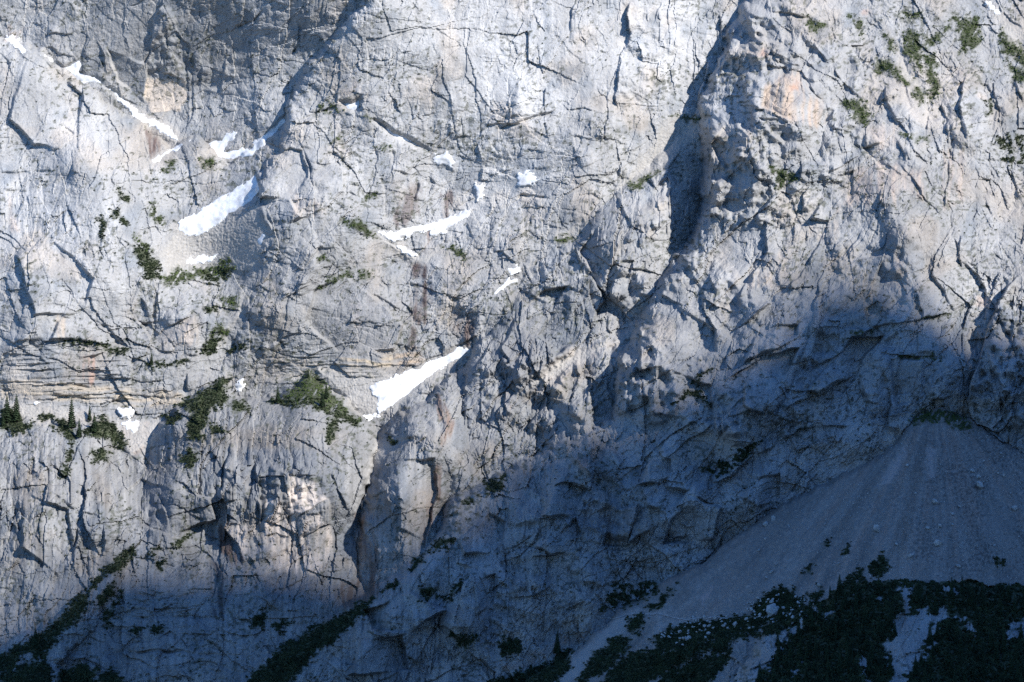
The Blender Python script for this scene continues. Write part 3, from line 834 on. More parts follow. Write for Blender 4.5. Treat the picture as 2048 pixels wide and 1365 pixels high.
VEG = [  # tile:outline, density, kind (p = dark mountain pine scrub, g = green alpine turf), label
 ('D:1230,90 1310,125 1390,108 1408,180 1400,290 1370,302 1300,322 1255,352 1290,270 1253,170', .95, 'g', 'broadest bright green turf slope, top right of the mountain'),
 ('D:1508,168 1560,225 1690,330 1700,430 1600,345 1535,290', .95, 'g', 'long green turf strip under the pale debris chute at right edge'),
 ('D:1538,345 1600,395 1690,440 1700,505 1608,475', .9, 'g', 'lower green turf strip at the right edge'),
 ('D:833,198 880,240 905,300 860,315', .6, 'g', 'slim turf patch left of the pale debris rib, upper right'),
 ('D:925,85 1020,58 1064,110 980,124', .7, 'g', 'small turf patch high between pale debris ribs, upper right'),
 ('D:945,190 1050,200 1062,340 1050,430 960,330', .55, 'g', 'speckled turf on the rib between two debris chutes'),
 ('D:1080,340 1140,335 1155,560 1112,598 1088,480', .7, 'g', 'upright turf strip right of the forked debris chute'),
 ('D:1060,250 1180,180 1230,110 1180,230 1090,310', .5, 'g', 'thin slanting turf left of the broadest turf slope'),
 ('D:795,358 870,375 950,445 1010,505 950,492 880,432 780,440', .65, 'g', 'ragged turf ledge above the rounded grey crag'),
 ('D:995,500 1080,560 1062,616 1000,540', .7, 'g', 'small turf tongue below the forked debris chute'),
 ('D:615,95 700,128 722,215 680,185', .5, 'g', 'sparse dark turf on a rib left of the debris chutes'),
 ('D:360,75 480,140 490,180 380,190', .35, 'g', 'scattered tufts on the crag top above the orange wall'),
 ('D:570,600 680,600 760,690 740,745 660,700 600,640', .45, 'g', 'tufts in the hollow right of the orange wall'),
 ('D:920,790 1090,830 1080,850 950,815', .5, 'g', 'narrow turf ledge on the right face below the turf slopes'),
 ('D:1440,610 1465,600 1468,680 1450,690', .6, 'p', 'single upright dark shrub patch on a right side slab'),
 ('D:1500,800 1662,780 1662,1000 1540,960', .18, 'p', 'scattered dark shrubs on the broken crags at right edge'),
 ('D:170,980 330,1060 200,1130 180,1060', .35, 'g', 'tufts on a ledge under the orange wall'),
 ('P:683,440 722,440 760,478 735,476 705,456', .95, 'g', 'green turf wedge in the middle, left of the curved snow strip'),
 ('B:670,1205 690,1165 752,1152 720,1185', .7, 'g', 'little turf patch above the green turf wedge'),
 ('F:385,425 480,360 560,302 604,330 520,368 440,412', .85, 'g', 'slanting turf strip on the central rib'),
 ('F:400,220 450,210 470,250 410,250', .5, 'g', 'sparse tufts left of the slanting turf strip'),
 ('F:640,320 720,290 720,330 650,345', .4, 'g', 'sparse tufts right of the slanting turf strip'),
 ('F:1120,170 1270,165 1280,230 1200,225', .35, 'g', 'tufts on the ledge above the cliff right of the waterfall streaks'),
 ('B:690,680 720,690 720,720 690,715', .6, 'g', 'small green tuft below the snow pocket'),
 ('B:470,860 540,800 550,790 520,840', .6, 'g', 'thin green tuft row on the central crag'),
 ('B:750,890 830,880 830,896 760,900', .7, 'g', 'thin dark ledge of turf in the middle of the central crag'),
 ('B:460,590 540,640 500,680 400,665', .3, 'g', 'sparse tufts on the shoulder left of the snow pocket'),
 ('C:1010,690 1230,690 1210,715 1110,740', .5, 'g', 'turf along the ramp below the big shaded cleft'),
 ('C:740,1090 900,1040 960,1010 850,1110 800,1135', .5, 'g', 'dry turf at the lower end of the debris ramp'),
 ('G:340,100 430,90 400,140 360,140', .5, 'g', 'tufts on the notch left of the fluted buttress'),
 ('E:785,95 830,105 905,175 885,190 830,150', .75, 'g', 'green turf margin above the dark scrub beside the bowl'),
 ('E:780,150 870,160 905,225 945,260 942,342 868,342 868,285 835,250 800,200', .98, 'p', 'dense dark scrub on the left rim of the snow bowl'),
 ('A:575,1290 620,1285 628,1330 615,1410 595,1400 590,1350', .93, 'p', 'small dark scrub patch high on the left pillar'),
 ('A:700,1130 750,1170 750,1230 700,1190', .85, 'p', 'dark scrub fleck at the left edge of the snow bowl'),
 ('A:670,1250 700,1255 750,1340 740,1350 690,1300', .75, 'p', 'narrow dark scrub fleck left of the large snowfield'),
 ('A:900,1180 960,1260 1000,1365 940,1330 880,1240', .3, 'g', 'sparse turf on the slope left of the large snowfield'),
 ('A:990,960 1030,970 1020,1020 970,1020', .6, 'g', 'turf tuft on the rock tooth, left side'),
 ('A:1200,930 1260,940 1250,1010 1200,980', .6, 'g', 'turf tuft on the rock tooth, right side'),
 ('E:955,345 1050,285 1120,318 1250,268 1350,238 1405,300 1300,332 1100,368 1000,385', .6, 'g', 'long turf lip along the bottom of the snow bowl'),
 ('E:1225,322 1300,318 1292,385 1250,370', .9, 'p', 'dark scrub on the bowl lip, left one of a pair'),
 ('E:1308,280 1372,300 1342,358 1312,340', .9, 'p', 'dark scrub on the bowl lip, right one of a pair'),
 ('E:1213,508 1290,508 1250,553', .9, 'p', 'small dark scrub on the cliff edge left of the pale chute'),
 ('E:1300,470 1400,450 1420,520 1330,510', .5, 'g', 'turf patch left of the pale chute'),
 ('E:1240,690 1300,640 1372,652 1345,705 1260,705', .8, 'g', 'green turf above the darkest scrub beside the pale chute'),
 ('E:1218,705 1322,712 1290,795 1196,778', .98, 'p', 'black-green scrub block beside the pale chute'),
 ('E:388,720 470,718 550,722 680,758 745,778 735,796 660,790 560,745 400,738', .9, 'p', 'long dark scrub ledge across the left pillar'),
 ('E:850,830 990,860 980,875 870,860', .6, 'p', 'scrub ledge around the lone spruce on the left cliff'),
 ('E:1010,865 1060,850 1115,838 1060,872 1015,880', .85, 'p', 'thin scrub line on the ledge right of the lone spruce'),
 ('E:1340,790 1470,715 1440,760 1350,805', .6, 'p', 'thin scrub line slanting up beside the chute foot'),
 ('E:1040,1095 1150,1040 1300,950 1382,938 1340,1020 1352,1080 1250,1130 1200,1310 1120,1315 1140,1150 1080,1115', .93, 'p', 'big dark green scrub slope left of the pointed knoll'),
 ('E:965,1170 1050,1135 1092,1170 1000,1225', .95, 'p', 'round dark scrub patch on the pale rib left of the big scrub slope'),
 ('E:1385,1060 1480,1100 1485,1155 1400,1130', .85, 'p', 'dark scrub between the big scrub slope and the knoll'),
 ('E:1250,1225 1300,1230 1330,1270 1270,1265', .8, 'p', 'small dark scrub below the big scrub slope'),
 ('E:0,1130 60,1120 150,1190 185,1240 130,1260 0,1230', .85, 'p', 'dark scrub under the pair of spruces at far left'),
 ('E:335,1190 420,1190 430,1225 470,1280 430,1335 380,1275 320,1230', .85, 'p', 'dark scrub under the tallest spruce on the lower cliff'),
 ('E:505,1265 560,1180 620,1180 700,1225 765,1320 740,1365 640,1310 560,1290', .7, 'p', 'scrub slope running down into the brown gully at left'),
 ('E:180,1200 260,1150 330,1165 300,1185', .6, 'p', 'low scrub between the spruces on the lower cliff edge'),
 ('F:95,1080 200,1052 300,1062 340,1060 400,1085 480,1118 560,1140 620,1165 664,1195 640,1235 560,1205 480,1165 380,1112 340,1082 250,1112 200,1092', .93, 'p', 'dark scrub fringe along the foot of the pointed green knoll'),
 ('F:180,1055 300,960 345,900 434,970 560,1086 655,1188 560,1152 440,1105 330,1080', 1.0, 'g', 'pointed wedge of green turf, the knoll above the lower cliff'),
 ('F:470,1160 510,1190 495,1320 475,1320 440,1250', .9, 'p', 'dark scrub tongue hanging below the knoll'),
 ('F:820,1300 890,1320 840,1350', .7, 'p', 'small green shrub in the brown gully below the snow'),
 ('P:-130,1345 0,1310 53,1285 107,1249 142,1207 199,1150 227,1125 266,1089 267,1107 249,1139 213,1150 178,1182 174,1210 149,1249 107,1281 92,1317 43,1306 21,1342 -130,1400', .98, 'p', 'black-green scrub covering the lower left ridge crest'),
 ('I:0,1330 100,1270 260,1230 300,1300 310,1500 0,1500', .8, 'p', 'dark scrub filling the bottom left corner'),
 ('I:330,1290 540,1280 540,1450 340,1450', .75, 'p', 'dark scrub at the bottom left between pale gullies'),
 ('I:560,1330 620,1290 700,1365 700,1460 560,1460', .7, 'p', 'dark scrub right of the pale gully at the bottom left'),
 ('I:1010,115 1060,58 1112,95 1085,165 1050,140', .95, 'p', 'dark scrub patch high on the lower cliff below the big scrub slope'),
 ('I:520,60 612,58 595,112 525,135', .9, 'p', 'dark scrub on the lower cliff below the brown gully'),
 ('I:375,50 420,40 400,125 375,125', .8, 'p', 'small dark scrub high on the lower left cliff'),
 ('I:340,150 390,140 380,215 345,215', .6, 'p', 'small sparse scrub on the lower left cliff'),
 ('I:845,640 880,600 895,610 860,660', .9, 'p', 'small scrub fleck below the overhangs on the lower cliff'),
 ('I:880,700 920,690 895,750', .8, 'p', 'tiny scrub fleck on the banded lower wall'),
 ('I:540,900 650,800 650,850 600,930 560,960', .5, 'p', 'scattered scrub right of the lower left ridge'),
 ('I:600,1000 680,870 650,950 610,1050', .6, 'p', 'second scrub streak right of the lower left ridge'),
 ('I:860,1050 930,1050 910,1090 870,1080', .8, 'p', 'small dark scrub in the shaded banded wall'),
 ('I:950,590 1090,530 1060,560 960,620', .5, 'p', 'thin scrub line under the grey overhangs'),
 ('I:740,1080 800,1060 790,1090 745,1100', .7, 'p', 'small scrub streak low in the shaded banded wall'),
 ('J:-40,1400 60,1260 200,1145 400,1040 560,958 693,888 650,965 520,1092 400,1185 330,1245 200,1420', .97, 'p', 'black scrub belt along the front edge of the shaded ridge'),
 ('J:745,845 790,800 855,793 845,832', .93, 'p', 'dark scrub at the upper end of the black scrub belt'),
 ('J:955,842 1000,822 1045,868 1005,905 955,885', .97, 'p', 'round black shrub clump on the shaded ridge'),
 ('J:890,740 920,680 988,640 960,690', .9, 'p', 'scrub on the sunlit edge of the shaded ridge'),
 ('J:1020,620 1090,560 1160,560 1110,610', .7, 'p', 'scrub fringe along the edge of the shaded ridge, middle'),
 ('J:1200,335 1240,315 1292,318 1230,350', .9, 'p', 'small scrub cap high on the edge of the shaded ridge'),
 ('J:1310,242 1390,228 1445,198 1402,290 1342,305', .93, 'p', 'topmost dark scrub on the edge of the shaded ridge'),
 ('J:1080,880 1220,780 1200,820 1090,895', .6, 'p', 'slanting scrub streak in the shaded rock right of the round clump'),
 ('J:1140,1110 1280,1100 1250,1155 1170,1150', .8, 'p', 'low scrub on a ledge in the shaded rock, lower centre'),
 ('J:20,1000 90,960 60,1060 10,1050', .6, 'p', 'scrub patch below the cream scarred wall, left one'),
 ('J:120,1050 220,1000 170,1100', .6, 'p', 'scrub patch below the cream scarred wall, right one'),
 ('J:1420,1120 1500,1130 1520,1180 1430,1180', .8, 'p', 'dark shrubs at the foot of the shaded rock, centre'),
 ('K:725,992 800,978 812,1040 762,1092 718,1062', .97, 'p', 'rounded dark shrub mass beside the pale path'),
 ('K:540,1195 650,1110 722,1100 705,1200 600,1295 400,1420 380,1420 500,1265', .97, 'p', 'dark scrub block right of the pale debris strip'),
 ('K:250,1262 330,1180 412,1178 390,1282 300,1365 270,1420 -150,1420 0,1350 100,1305', .96, 'p', 'dark scrub block left of the pale debris strip'),
 ('K:0,1140 100,1130 90,1200 0,1220', .7, 'p', 'dark scrub at the base of the shaded wall, bottom centre'),
 ('K:820,935 1000,818 960,872 862,955', .75, 'p', 'streaky scrub on the lower edge of the debris fan'),
 ('K:560,960 640,820 880,800 860,880 700,930', .30, 'p', 'patchy scrub at the foot of the shaded wall above the path'),
 ('K:860,1125 1000,1040 1200,1020 1400,985 1560,840 1640,850 1640,1000 1400,1080 1200,1130 1000,1195 900,1190', .62, 'p', 'patchy scrub and boulders band below the debris fan'),
 ('K:900,1190 1200,1130 1400,1080 1576,1050 1576,1075 1300,1130 1000,1260 900,1290', .9, 'p', 'dark scrub line below the boulder band'),
 ('K:600,1300 760,1180 900,1190 1000,1250 900,1330 700,1420 560,1420', .72, 'p', 'patchy scrub at the very bottom, left of the rocky gully'),
 ('K:900,1310 1130,1230 1300,1180 1250,1300 1150,1420 880,1420', .6, 'p', 'dark scrub in the bottom rocky gully'),
 ('K:1190,1150 1290,1110 1280,1180 1200,1190', .9, 'p', 'small dark scrub above the rocky gully'),
 ('L:105,860 200,815 275,835 270,880 350,890 330,960 200,1000 90,990', .85, 'p', 'dark scrub island in the debris at the fan foot, large one'),
 ('L:365,865 440,845 440,890 400,905', .9, 'p', 'dark scrub island in the debris at the fan foot, small one'),
 ('L:560,790 660,730 670,790 580,830', .75, 'p', 'scrub streaks just above the forested ridge crest'),
 ('L:700,720 780,655 800,740 740,780', .6, 'p', 'scrub streaks in the debris above the forested ridge'),
 ('L:330,760 390,710 375,750', .7, 'p', 'lone scrub streak on the left half of the fan'),
 ('L:440,600 470,560 460,600', .8, 'p', 'tiny scrub streak in the middle of the fan, left'),
 ('L:545,640 580,600 570,640', .8, 'p', 'tiny scrub streak in the middle of the fan, right'),
 ('L:1415,690 1430,670 1455,690 1440,712', .95, 'p', 'single dark shrub on the fan near the right edge'),
 ('H:990,1180 1040,1130 1200,1130 1290,1170 1380,1240 1300,1250 1150,1200 1050,1210', .45, 'g', 'dark turf over the top of the debris fan'),
 ('K:1130,170 1300,90 1480,0 1420,90 1250,200', .35, 'p', 'scrub along the diagonal ledge in the shaded wall'),
 ('H:1040,590 1150,560 1250,540 1160,580', .5, 'g', 'turf ledge crossing the right face'),
 ('H:930,800 1160,812 1160,825 930,815', .6, 'g', 'thin turf ledge on the right face above the fan'),
 ('H:640,660 790,640 640,700', .4, 'g', 'tufts in the shadow line on the right face'),
 ('G:1035,1085 1110,1020 1210,1015 1240,1110 1180,1060 1110,1050', .6, 'p', 'dark scrub flecks on slabs in the centre of the right face'),
 ('G:1150,965 1255,880 1200,950', .5, 'p', 'thin scrub line on the right face slabs'),
]
# rock stains and greys, some of them shade painted in: tile:outline, colour, strength, streak (1 = vertical streaks, 2 = horizontal bands, 0 = cloudy)
STAIN_SHADE = [
 ('A:855,470 1000,462 1085,468 1115,560 1072,652 900,662 858,560', (.68,.56,.44), .97, 3),
 ('A:900,120 930,90 935,200 900,240', (.52,.43,.35), .7, 0),
 ('A:640,470 700,470 900,740 1000,800 900,780 700,600', (.52,.46,.39), .6, 0),
 ('A:870,780 955,780 955,920 902,945', (.10,.06,.055), .85, 1),
 ('A:0,180 130,175 120,230 30,230', (.50,.30,.20), .6, 0),
 ('A:20,1180 60,1180 110,1365 50,1365', (.50,.33,.24), .45, 1),
 ('B:530,560 660,500 700,480 640,600', (.55,.43,.34), .55, 0),
 ('B:240,1130 440,1200 440,1270 250,1290', (.54,.42,.32), .5, 1),
 ('B:960,1100 1000,1080 980,1260 900,1365 850,1300', (.14,.10,.09), .6, 1),
 ('B:1150,1150 1200,1150 1200,1290 1150,1290', (.12,.08,.07), .7, 1),
 ('D:250,425 320,420 400,560 485,600 490,690 400,772 240,705 110,645 105,540 180,480', (.52,.37,.25), .85, 1),
 ('D:255,430 300,465 325,545 285,530', (.50,.25,.13), .8, 0),
 ('D:700,80 740,60 740,100', (.5,.25,.14), .7, 0),
 ('D:20,320 130,300 140,350 60,345', (.52,.26,.14), .7, 0),
 ('D:0,660 80,660 60,780 0,960', (.48,.38,.29), .6, 1),
 ('D:1280,420 1310,415 1300,460 1270,500', (.52,.30,.18), .7, 0),
 ('D:1380,500 1450,560 1440,600 1390,560', (.55,.43,.34), .6, 0),
 ('D:640,1000 820,960 1060,1020 1080,1180 940,1140 860,1250 640,1200 560,1260', (.50,.37,.28), .6, 1),
 ('D:1180,900 1310,880 1290,1200 1180,1250', (.48,.37,.29), .55, 1),
 ('D:760,760 900,740 900,860 780,900', (.50,.38,.30), .5, 1),
 ('D:1430,0 1500,60 1640,170 1640,200 1480,90', (.42,.27,.20), .5, 0),
 ('E:340,575 395,590 385,695 345,680', (.55,.42,.29), .7, 1),
 ('E:515,825 550,825 550,970 515,930', (.52,.27,.16), .8, 1),
 ('E:0,960 300,970 600,985 800,980 1080,1030 1100,1110 700,1100 400,1070 0,1060', (.50,.39,.25), .7, 2),
 ('E:620,1005 790,1005 760,1050 640,1045', (.62,.45,.26), .8, 2),
 ('E:0,860 300,860 300,1000 0,1000', (.46,.40,.33), .35, 2),
 ('E:950,640 1160,580 1170,720 960,780', (.58,.47,.38), .6, 1),
 ('F:525,808 740,828 845,838 835,872 600,885 525,852', (.58,.42,.22), .85, 2),
 ('F:880,815 990,768 1060,830 880,862', (.48,.33,.19), .8, 2),
 ('F:200,800 640,880 850,930 640,940 300,880', (.42,.36,.28), .6, 2),
 ('F:560,680 900,650 900,800 600,810', (.40,.36,.31), .45, 1),
 ('F:600,500 640,500 640,660 600,660', (.56,.46,.38), .6, 1),
 ('F:160,950 330,870 340,890 250,980', (.50,.42,.30), .5, 2),
 ('F:950,255 1075,258 1060,370 960,350', (.085,.055,.05), .9, 1),
 ('F:968,380 1065,390 1050,600 1000,620 970,560', (.09,.06,.055), .85, 1),
 ('F:1240,570 1320,560 1310,740 1250,755', (.12,.085,.075), .85, 1),
 ('F:940,640 980,640 970,760 940,760', (.11,.08,.07), .7, 1),
 ('F:1035,60 1060,60 1060,190 1035,190', (.20,.12,.09), .6, 1),
 ('F:400,860 860,900 850,950 720,985 760,1080 700,1160 560,1060 430,950', (.36,.33,.29), .6, 2),
 ('G:560,320 605,310 600,350 570,360', (.55,.33,.2), .8, 0),
 ('G:785,560 840,560 830,610 795,625', (.50,.26,.13), .8, 0),
 ('G:830,625 690,700 480,760 330,825 220,960 330,955 460,860 640,780 740,745', (.31,.26,.24), .75, 0),
 ('G:1480,400 1560,330 1662,300 1662,420 1520,400', (.52,.42,.33), .6, 1),
 ('G:330,830 430,770 420,900 340,1000', (.52,.43,.34), .6, 1),
 ('G:1020,360 1060,350 1050,480 980,440', (.50,.42,.32), .5, 1),
 ('G:0,1010 60,1000 70,1110 30,1110', (.52,.36,.26), .6, 1),
 ('G:470,180 740,100 700,260 560,320', (.50,.43,.35), .35, 1),
 ('H:850,230 950,220 950,420 920,480 860,400', (.45,.36,.29), .6, 1),
 ('H:40,300 250,180 260,330 60,410', (.50,.40,.31), .5, 1),
 ('H:360,30 560,20 540,150 420,100', (.50,.40,.31), .4, 1),
 ('H:1340,440 1480,470 1470,520 1380,500', (.45,.30,.22), .6, 0),
 ('H:260,850 310,860 280,1010 200,1100 220,1000', (.40,.33,.29), .6, 1),
 ('J:225,195 275,205 380,228 422,288 444,330 340,392 240,455 228,380', (.66,.55,.46), .97, 3),
 ('J:60,350 230,350 240,460 400,430 460,490 440,760 100,740 60,540', (.60,.50,.42), .92, 1),
 ('I:1260,480 1430,480 1420,560 1480,700 1500,780 1380,660 1300,560', (.55,.46,.38), .75, 1),
 ('I:1175,530 1230,465 1300,555 1362,680 1345,725 1240,610', (.105,.075,.065), .92, 1),
 ('I:1200,690 1250,700 1250,1010 1200,1010', (.08,.075,.08), .85, 1),
 ('I:1340,720 1480,720 1470,860 1370,870', (.42,.34,.28), .5, 0),
 ('J:490,780 720,770 700,900 540,940 480,850', (.12,.09,.075), .85, 1),
 ('J:590,400 640,430 650,560 630,800 590,840', (.26,.14,.075), .8, 1),
 ('J:640,560 730,600 720,760 650,780', (.13,.10,.09), .7, 1),
 ('J:1030,180 1060,150 1060,300 1000,560 980,600 1010,420', (.14,.085,.06), .8, 1),
 ('J:930,300 1050,270 1030,400 940,400', (.38,.30,.22), .55, 0),
 ('J:-60,60 480,60 540,300 610,480 590,700 470,640 440,330 225,190 60,340 -60,330', (.175,.185,.20), .85, 1),  # dim overhanging cliff painted in as grey, along with its real dark streaks
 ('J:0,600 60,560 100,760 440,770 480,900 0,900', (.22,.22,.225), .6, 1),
 ('G:400,380 540,340 640,480 600,640 520,680 330,800 220,760 250,600', (.19,.20,.21), .7, 1),  # this and the next G and F greys paint in the buttress shading
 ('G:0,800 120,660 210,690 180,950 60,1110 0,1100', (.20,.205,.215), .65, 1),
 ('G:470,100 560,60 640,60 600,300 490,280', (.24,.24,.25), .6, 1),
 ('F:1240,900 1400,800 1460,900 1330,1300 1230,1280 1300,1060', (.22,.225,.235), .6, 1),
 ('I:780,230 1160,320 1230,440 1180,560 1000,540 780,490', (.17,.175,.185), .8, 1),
 ('J:1280,960 1370,900 1330,1060 1270,1040', (.38,.30,.26), .5, 0),
 ('K:430,100 560,40 500,150 450,150', (.32,.20,.16), .6, 0),
 ('K:520,260 600,300 620,470 480,480', (.22,.19,.17), .5, 1),
 ('K:600,400 760,360 720,600 580,600', (.24,.21,.19), .6, 1),
 ('K:0,1280 500,1060 620,1000 620,1030 460,1120 100,1300', (.28,.19,.14), .6, 0),
 ('P:250,850 300,850 290,900 262,910', (.26,.15,.11), .75, 0),
 ('P:80,815 190,830 230,850 130,850', (.24,.16,.13), .6, 0),
 ('J:720,0 900,0 770,80 700,170', (.40,.29,.22), .5, 0),
 ('F:1105,1040 1135,1040 1200,1240 1150,1330 1130,1140', (.22,.14,.10), .7, 1),
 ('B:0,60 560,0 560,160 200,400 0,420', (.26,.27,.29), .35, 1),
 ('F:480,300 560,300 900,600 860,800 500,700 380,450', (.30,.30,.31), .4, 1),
]
def pmask(pg, soft, jitter=1.0):
    pts = polyline(pg)
    s = sub(pts, soft + 24)
    jx = U[s] + jitter * (WU[s] - U[s]); jy = V[s] + jitter * (WV[s] - V[s])
    return s, poly_sd(jx, jy, pts)

Msnow = np.full(U.shape, -50, f32)
for pg, _ in SNOW:
    s, sd = pmask(pg, 14, .6)
    Msnow[s] = np.maximum(Msnow[s], sd)
Mscree = np.zeros(U.shape, f32)
for pg in SCREE:
    s, sd = pmask(pg, 14)
    Mscree[s] = np.maximum(Mscree[s], sstep(-10, 12, sd + 4 * fbm(U[s], V[s], 14, 2, 5)))
Mscree = np.where(LID == SCREE_ID, 1.0, Mscree).astype(f32)
s, sd = pmask('K:850,1190 1200,1120 1576,1045 1576,1500 600,1500', 14)      # bare rock shows below the fan
Mscree[s] *= 1 - .75 * sstep(-10, 15, sd + 12 * fbm(U[s], V[s], 30, 3, 8))

# ------------------------------------------------------------------ broken rock relief
ANCH = [  # u, v, weights: vertical, rising right, horizontal, falling right; amplitude
 (300,80,.5,.1,.2,.2,.40),(150,250,.4,.2,.2,.2,.72),(100,420,.6,.2,.2,0,.72),(900,150,.5,.2,.3,0,.46),(1200,150,.7,.1,.2,0,.42),(1100,330,.2,.3,.5,0,.55),
 (700,330,.3,.3,.4,0,.8),(900,500,.3,.3,.4,0,.85),(650,620,.3,.5,.2,0,.75),(150,600,.5,.1,.4,0,.6),(150,760,.1,0,.9,0,.65),
 (650,750,0,.1,.9,0,.6),(100,950,.95,.05,0,0,1.15),(500,950,.95,.05,0,0,1.25),(350,1200,.4,0,.6,0,1.0),(800,1000,.5,.3,0,.2,.9),
 (1150,650,.6,.4,0,0,1.5),(1050,800,.5,.5,0,0,1.5),(1400,600,.25,.6,.15,0,.78),(1400,800,.25,.6,.15,0,1.1),(1750,500,.35,.5,.15,0,.72),(1750,700,.25,.6,.15,0,1.15),(1600,250,.5,.2,.1,.2,.85),
 (1800,150,.2,.2,.1,.5,.92),(1950,350,.5,0,.1,.4,.9),(1200,1000,.5,.4,.1,0,1.55),(1000,1200,.6,.3,.1,0,1.6),(1300,1150,.5,.3,.2,0,1.8),(1550,950,.3,.5,.2,0,1.7),(2000,750,.6,.4,0,0,1.7),(1800,1250,.5,.3,.2,0,1.3),(1250,450,.8,.2,0,0,1.1)]
WT = [idw([(a[0], a[1], a[2 + k]) for a in ANCH]) for k in range(5)]
AMP = WT[4]
NZ = np.zeros(U.shape, f32)
tot = WT[0] + WT[1] + WT[2] + WT[3] + 1e-3
ANG = [math.radians(86), math.radians(52), math.radians(4), math.radians(-52)]
W2U = U + 9 * fbm(U, V, 90, 2, 80); W2V = V + 9 * fbm(U, V, 90, 2, 84)
W2U += 1.3 * fbm(U, V, 13, 2, 86); W2V += 1.3 * fbm(U, V, 13, 2, 88)
# some slabs are smooth, some rock is shattered
rough = np.clip(.75 + 1.1 * fbm(U, V, 85, 2, 95), .25, 1.6)
rough2 = np.clip(.8 + 1.0 * fbm(U, V, 48, 2, 97), .2, 1.7)
crag = np.clip(.5 + .9 * fbm(U, V, 170, 2, 99) + .35 * sstep(1350, 1600, U), 0, 1)
JW = .25 + .75 * sstep(.5, 1.1, AMP)
SLAB = np.zeros(U.shape, f32)          # each slab weathers to its own grey
for k in range(4):
    ca, sa = math.cos(ANG[k]), -math.sin(ANG[k])      # v points down
    al = W2U * ca + W2V * sa; ac = -W2U * sa + W2V * ca
    w = WT[k] / tot
    n = 0
    for o, (lam, st, a) in enumerate([(96, 2.6, 1.2), (44, 3.2, .75), (21, 3.8, .65), (10.5, 3.8, .60), (5.6, 3.4, .42)]):
        p = np.abs(perlin(al / (lam * st) + 3.3 * o, ac / lam + 7.7 * o, 100 + 10 * k + o))
        bil = np.minimum(p * 2.2, 1.1) - .45          # rounded ribs between sharp creases
        rid = .55 - np.minimum(p * 2.4, 1.2)          # sharp ribs
        n = n + a * (bil * (1 - crag) + rid * crag) * (rough if o > 1 else 1)
    # slabs: flat facets with broken edges
    for lam, st, a in [(130, 1.8, 3.6), (58, 2.2, 3.2), (26, 2.3, 2.1), (11, 2.2, 1.15)]:
        til, rnd, ed = voronoi(al / (lam * st), ac / lam, 200 + 10 * k + int(lam))
        r_ = rough2 if lam < 40 else 1
        if lam in (58, 26): SLAB += (w * (rnd - .5)).astype(f32)
        n = n + r_ * (a * (til * 1.35 + (rnd - .5) * .55) - a * .13 * np.exp(-(ed * lam / 2.6) ** 2))
    # narrow joints, broken off and on
    al = (U + 2.2 * (WU - U) * .3) * ca + (V + (WV - V) * .6) * sa; ac = -(U + (WU - U) * .6) * sa + (V + (WV - V) * .6) * ca
    for lam, st, a in [(64, 6, 1.5), (30, 6, 1.2), (14, 5, .9)]:
        p = perlin(al / (lam * st) + 5.1, ac / lam - 2.2, 150 + 10 * k + int(lam) % 7)
        q = perlin(al / (lam * 1.6) - 8.1, ac / (lam * 1.6) + 4.4, 170 + 10 * k + int(lam) % 7)
        n = n - a * np.exp(-(p * lam / 2.0) ** 2) * sstep(.12, .5, q) * JW
    NZ += (w * n).astype(f32)
NZ *= 0.80
NZ += 0.06 * fbm(U, V, 7, 2, 300, .7) * rough
NZ += 0.8 * fbm(U, V, 40, 2, 310)
NZ += 4.0 * fbm(W2U, W2V, 230, 2, 315, .6)
NZ *= AMP
# bedded rock: thin horizontal ledges where the beds lie flat
bed = sstep(.5, .85, WT[2] / tot) * (.15 + .85 * sstep(-.35, .35, fbm(U * .5, V * 1.5, 60, 2, 366)))
q_ = (V + 5 * fbm(U, V, 120, 2, 360) + .04 * U) / 8.5
q_ = q_ + .45 * perlin(q_ * .7, U / 260, 362)
s, sd = pmask('J:215,185 275,195 390,220 440,290 455,335 345,400 240,465 215,380', 14)     # fresh smooth break
NZ[s] *= 1 - .7 * sstep(-8, 8, sd)
s, sd = pmask('A:855,470 1000,462 1085,468 1115,560 1072,652 900,662 858,560', 14)
NZ[s] *= 1 - .5 * sstep(-8, 8, sd)
NZ = NZ * (1 - .45 * bed) + bed * (1.15 * (np.abs((q_ % 1) - .25) - .3) * (.6 + .8 * (hsh(np.floor(q_).astype(np.int32), np.floor(q_).astype(np.int32), 3) / 1023.)) + 1.3 * (perlin(np.floor(q_) * .77, U / 120, 364)))

msn = sstep(-7, 5, Msnow)
NZ *= 1 - .38 * CALM
calm = np.maximum(msn, Mscree * .88)
FB = 1 + .9 * sstep(0, 160, V - np.interp(U, [0, 500, 800, 1000, 1250, 1500, 1750, 2048], [1200, 1130, 1080, 920, 780, 640, 560, 620]))
REL = (F * FB * (1 - np.maximum(msn, Mscree * .75)) + NZ * (1 - calm))
# loose stones: small roughness on debris
REL += Mscree * (1 - msn) * ((.16 + .18 * (LID == SCREE_ID)) * fbm(U, V, 11, 2, 320, .8) + 0.24 * fbm(U, V, 4.2, 1, 330))
fan = (LID == SCREE_ID)
# debris runs down the fan in shallow channels
au, av = 1872.0, 760.0
th = np.arctan2(U - au, V - av)
REL += np.where(fan, .22 * perlin(th * 17 + .5 * fbm(U, V, 60, 2, 342), np.hypot(U - au, V - av) / 300, 340) +   .16 * perlin(th * 47 + .5 * fbm(U, V, 40, 2, 343), np.hypot(U - au, V - av) / 160, 341), 0)
Y = (D - REL).astype(f32)
Ybase = (D - REL * (1 - msn)).astype(f32)

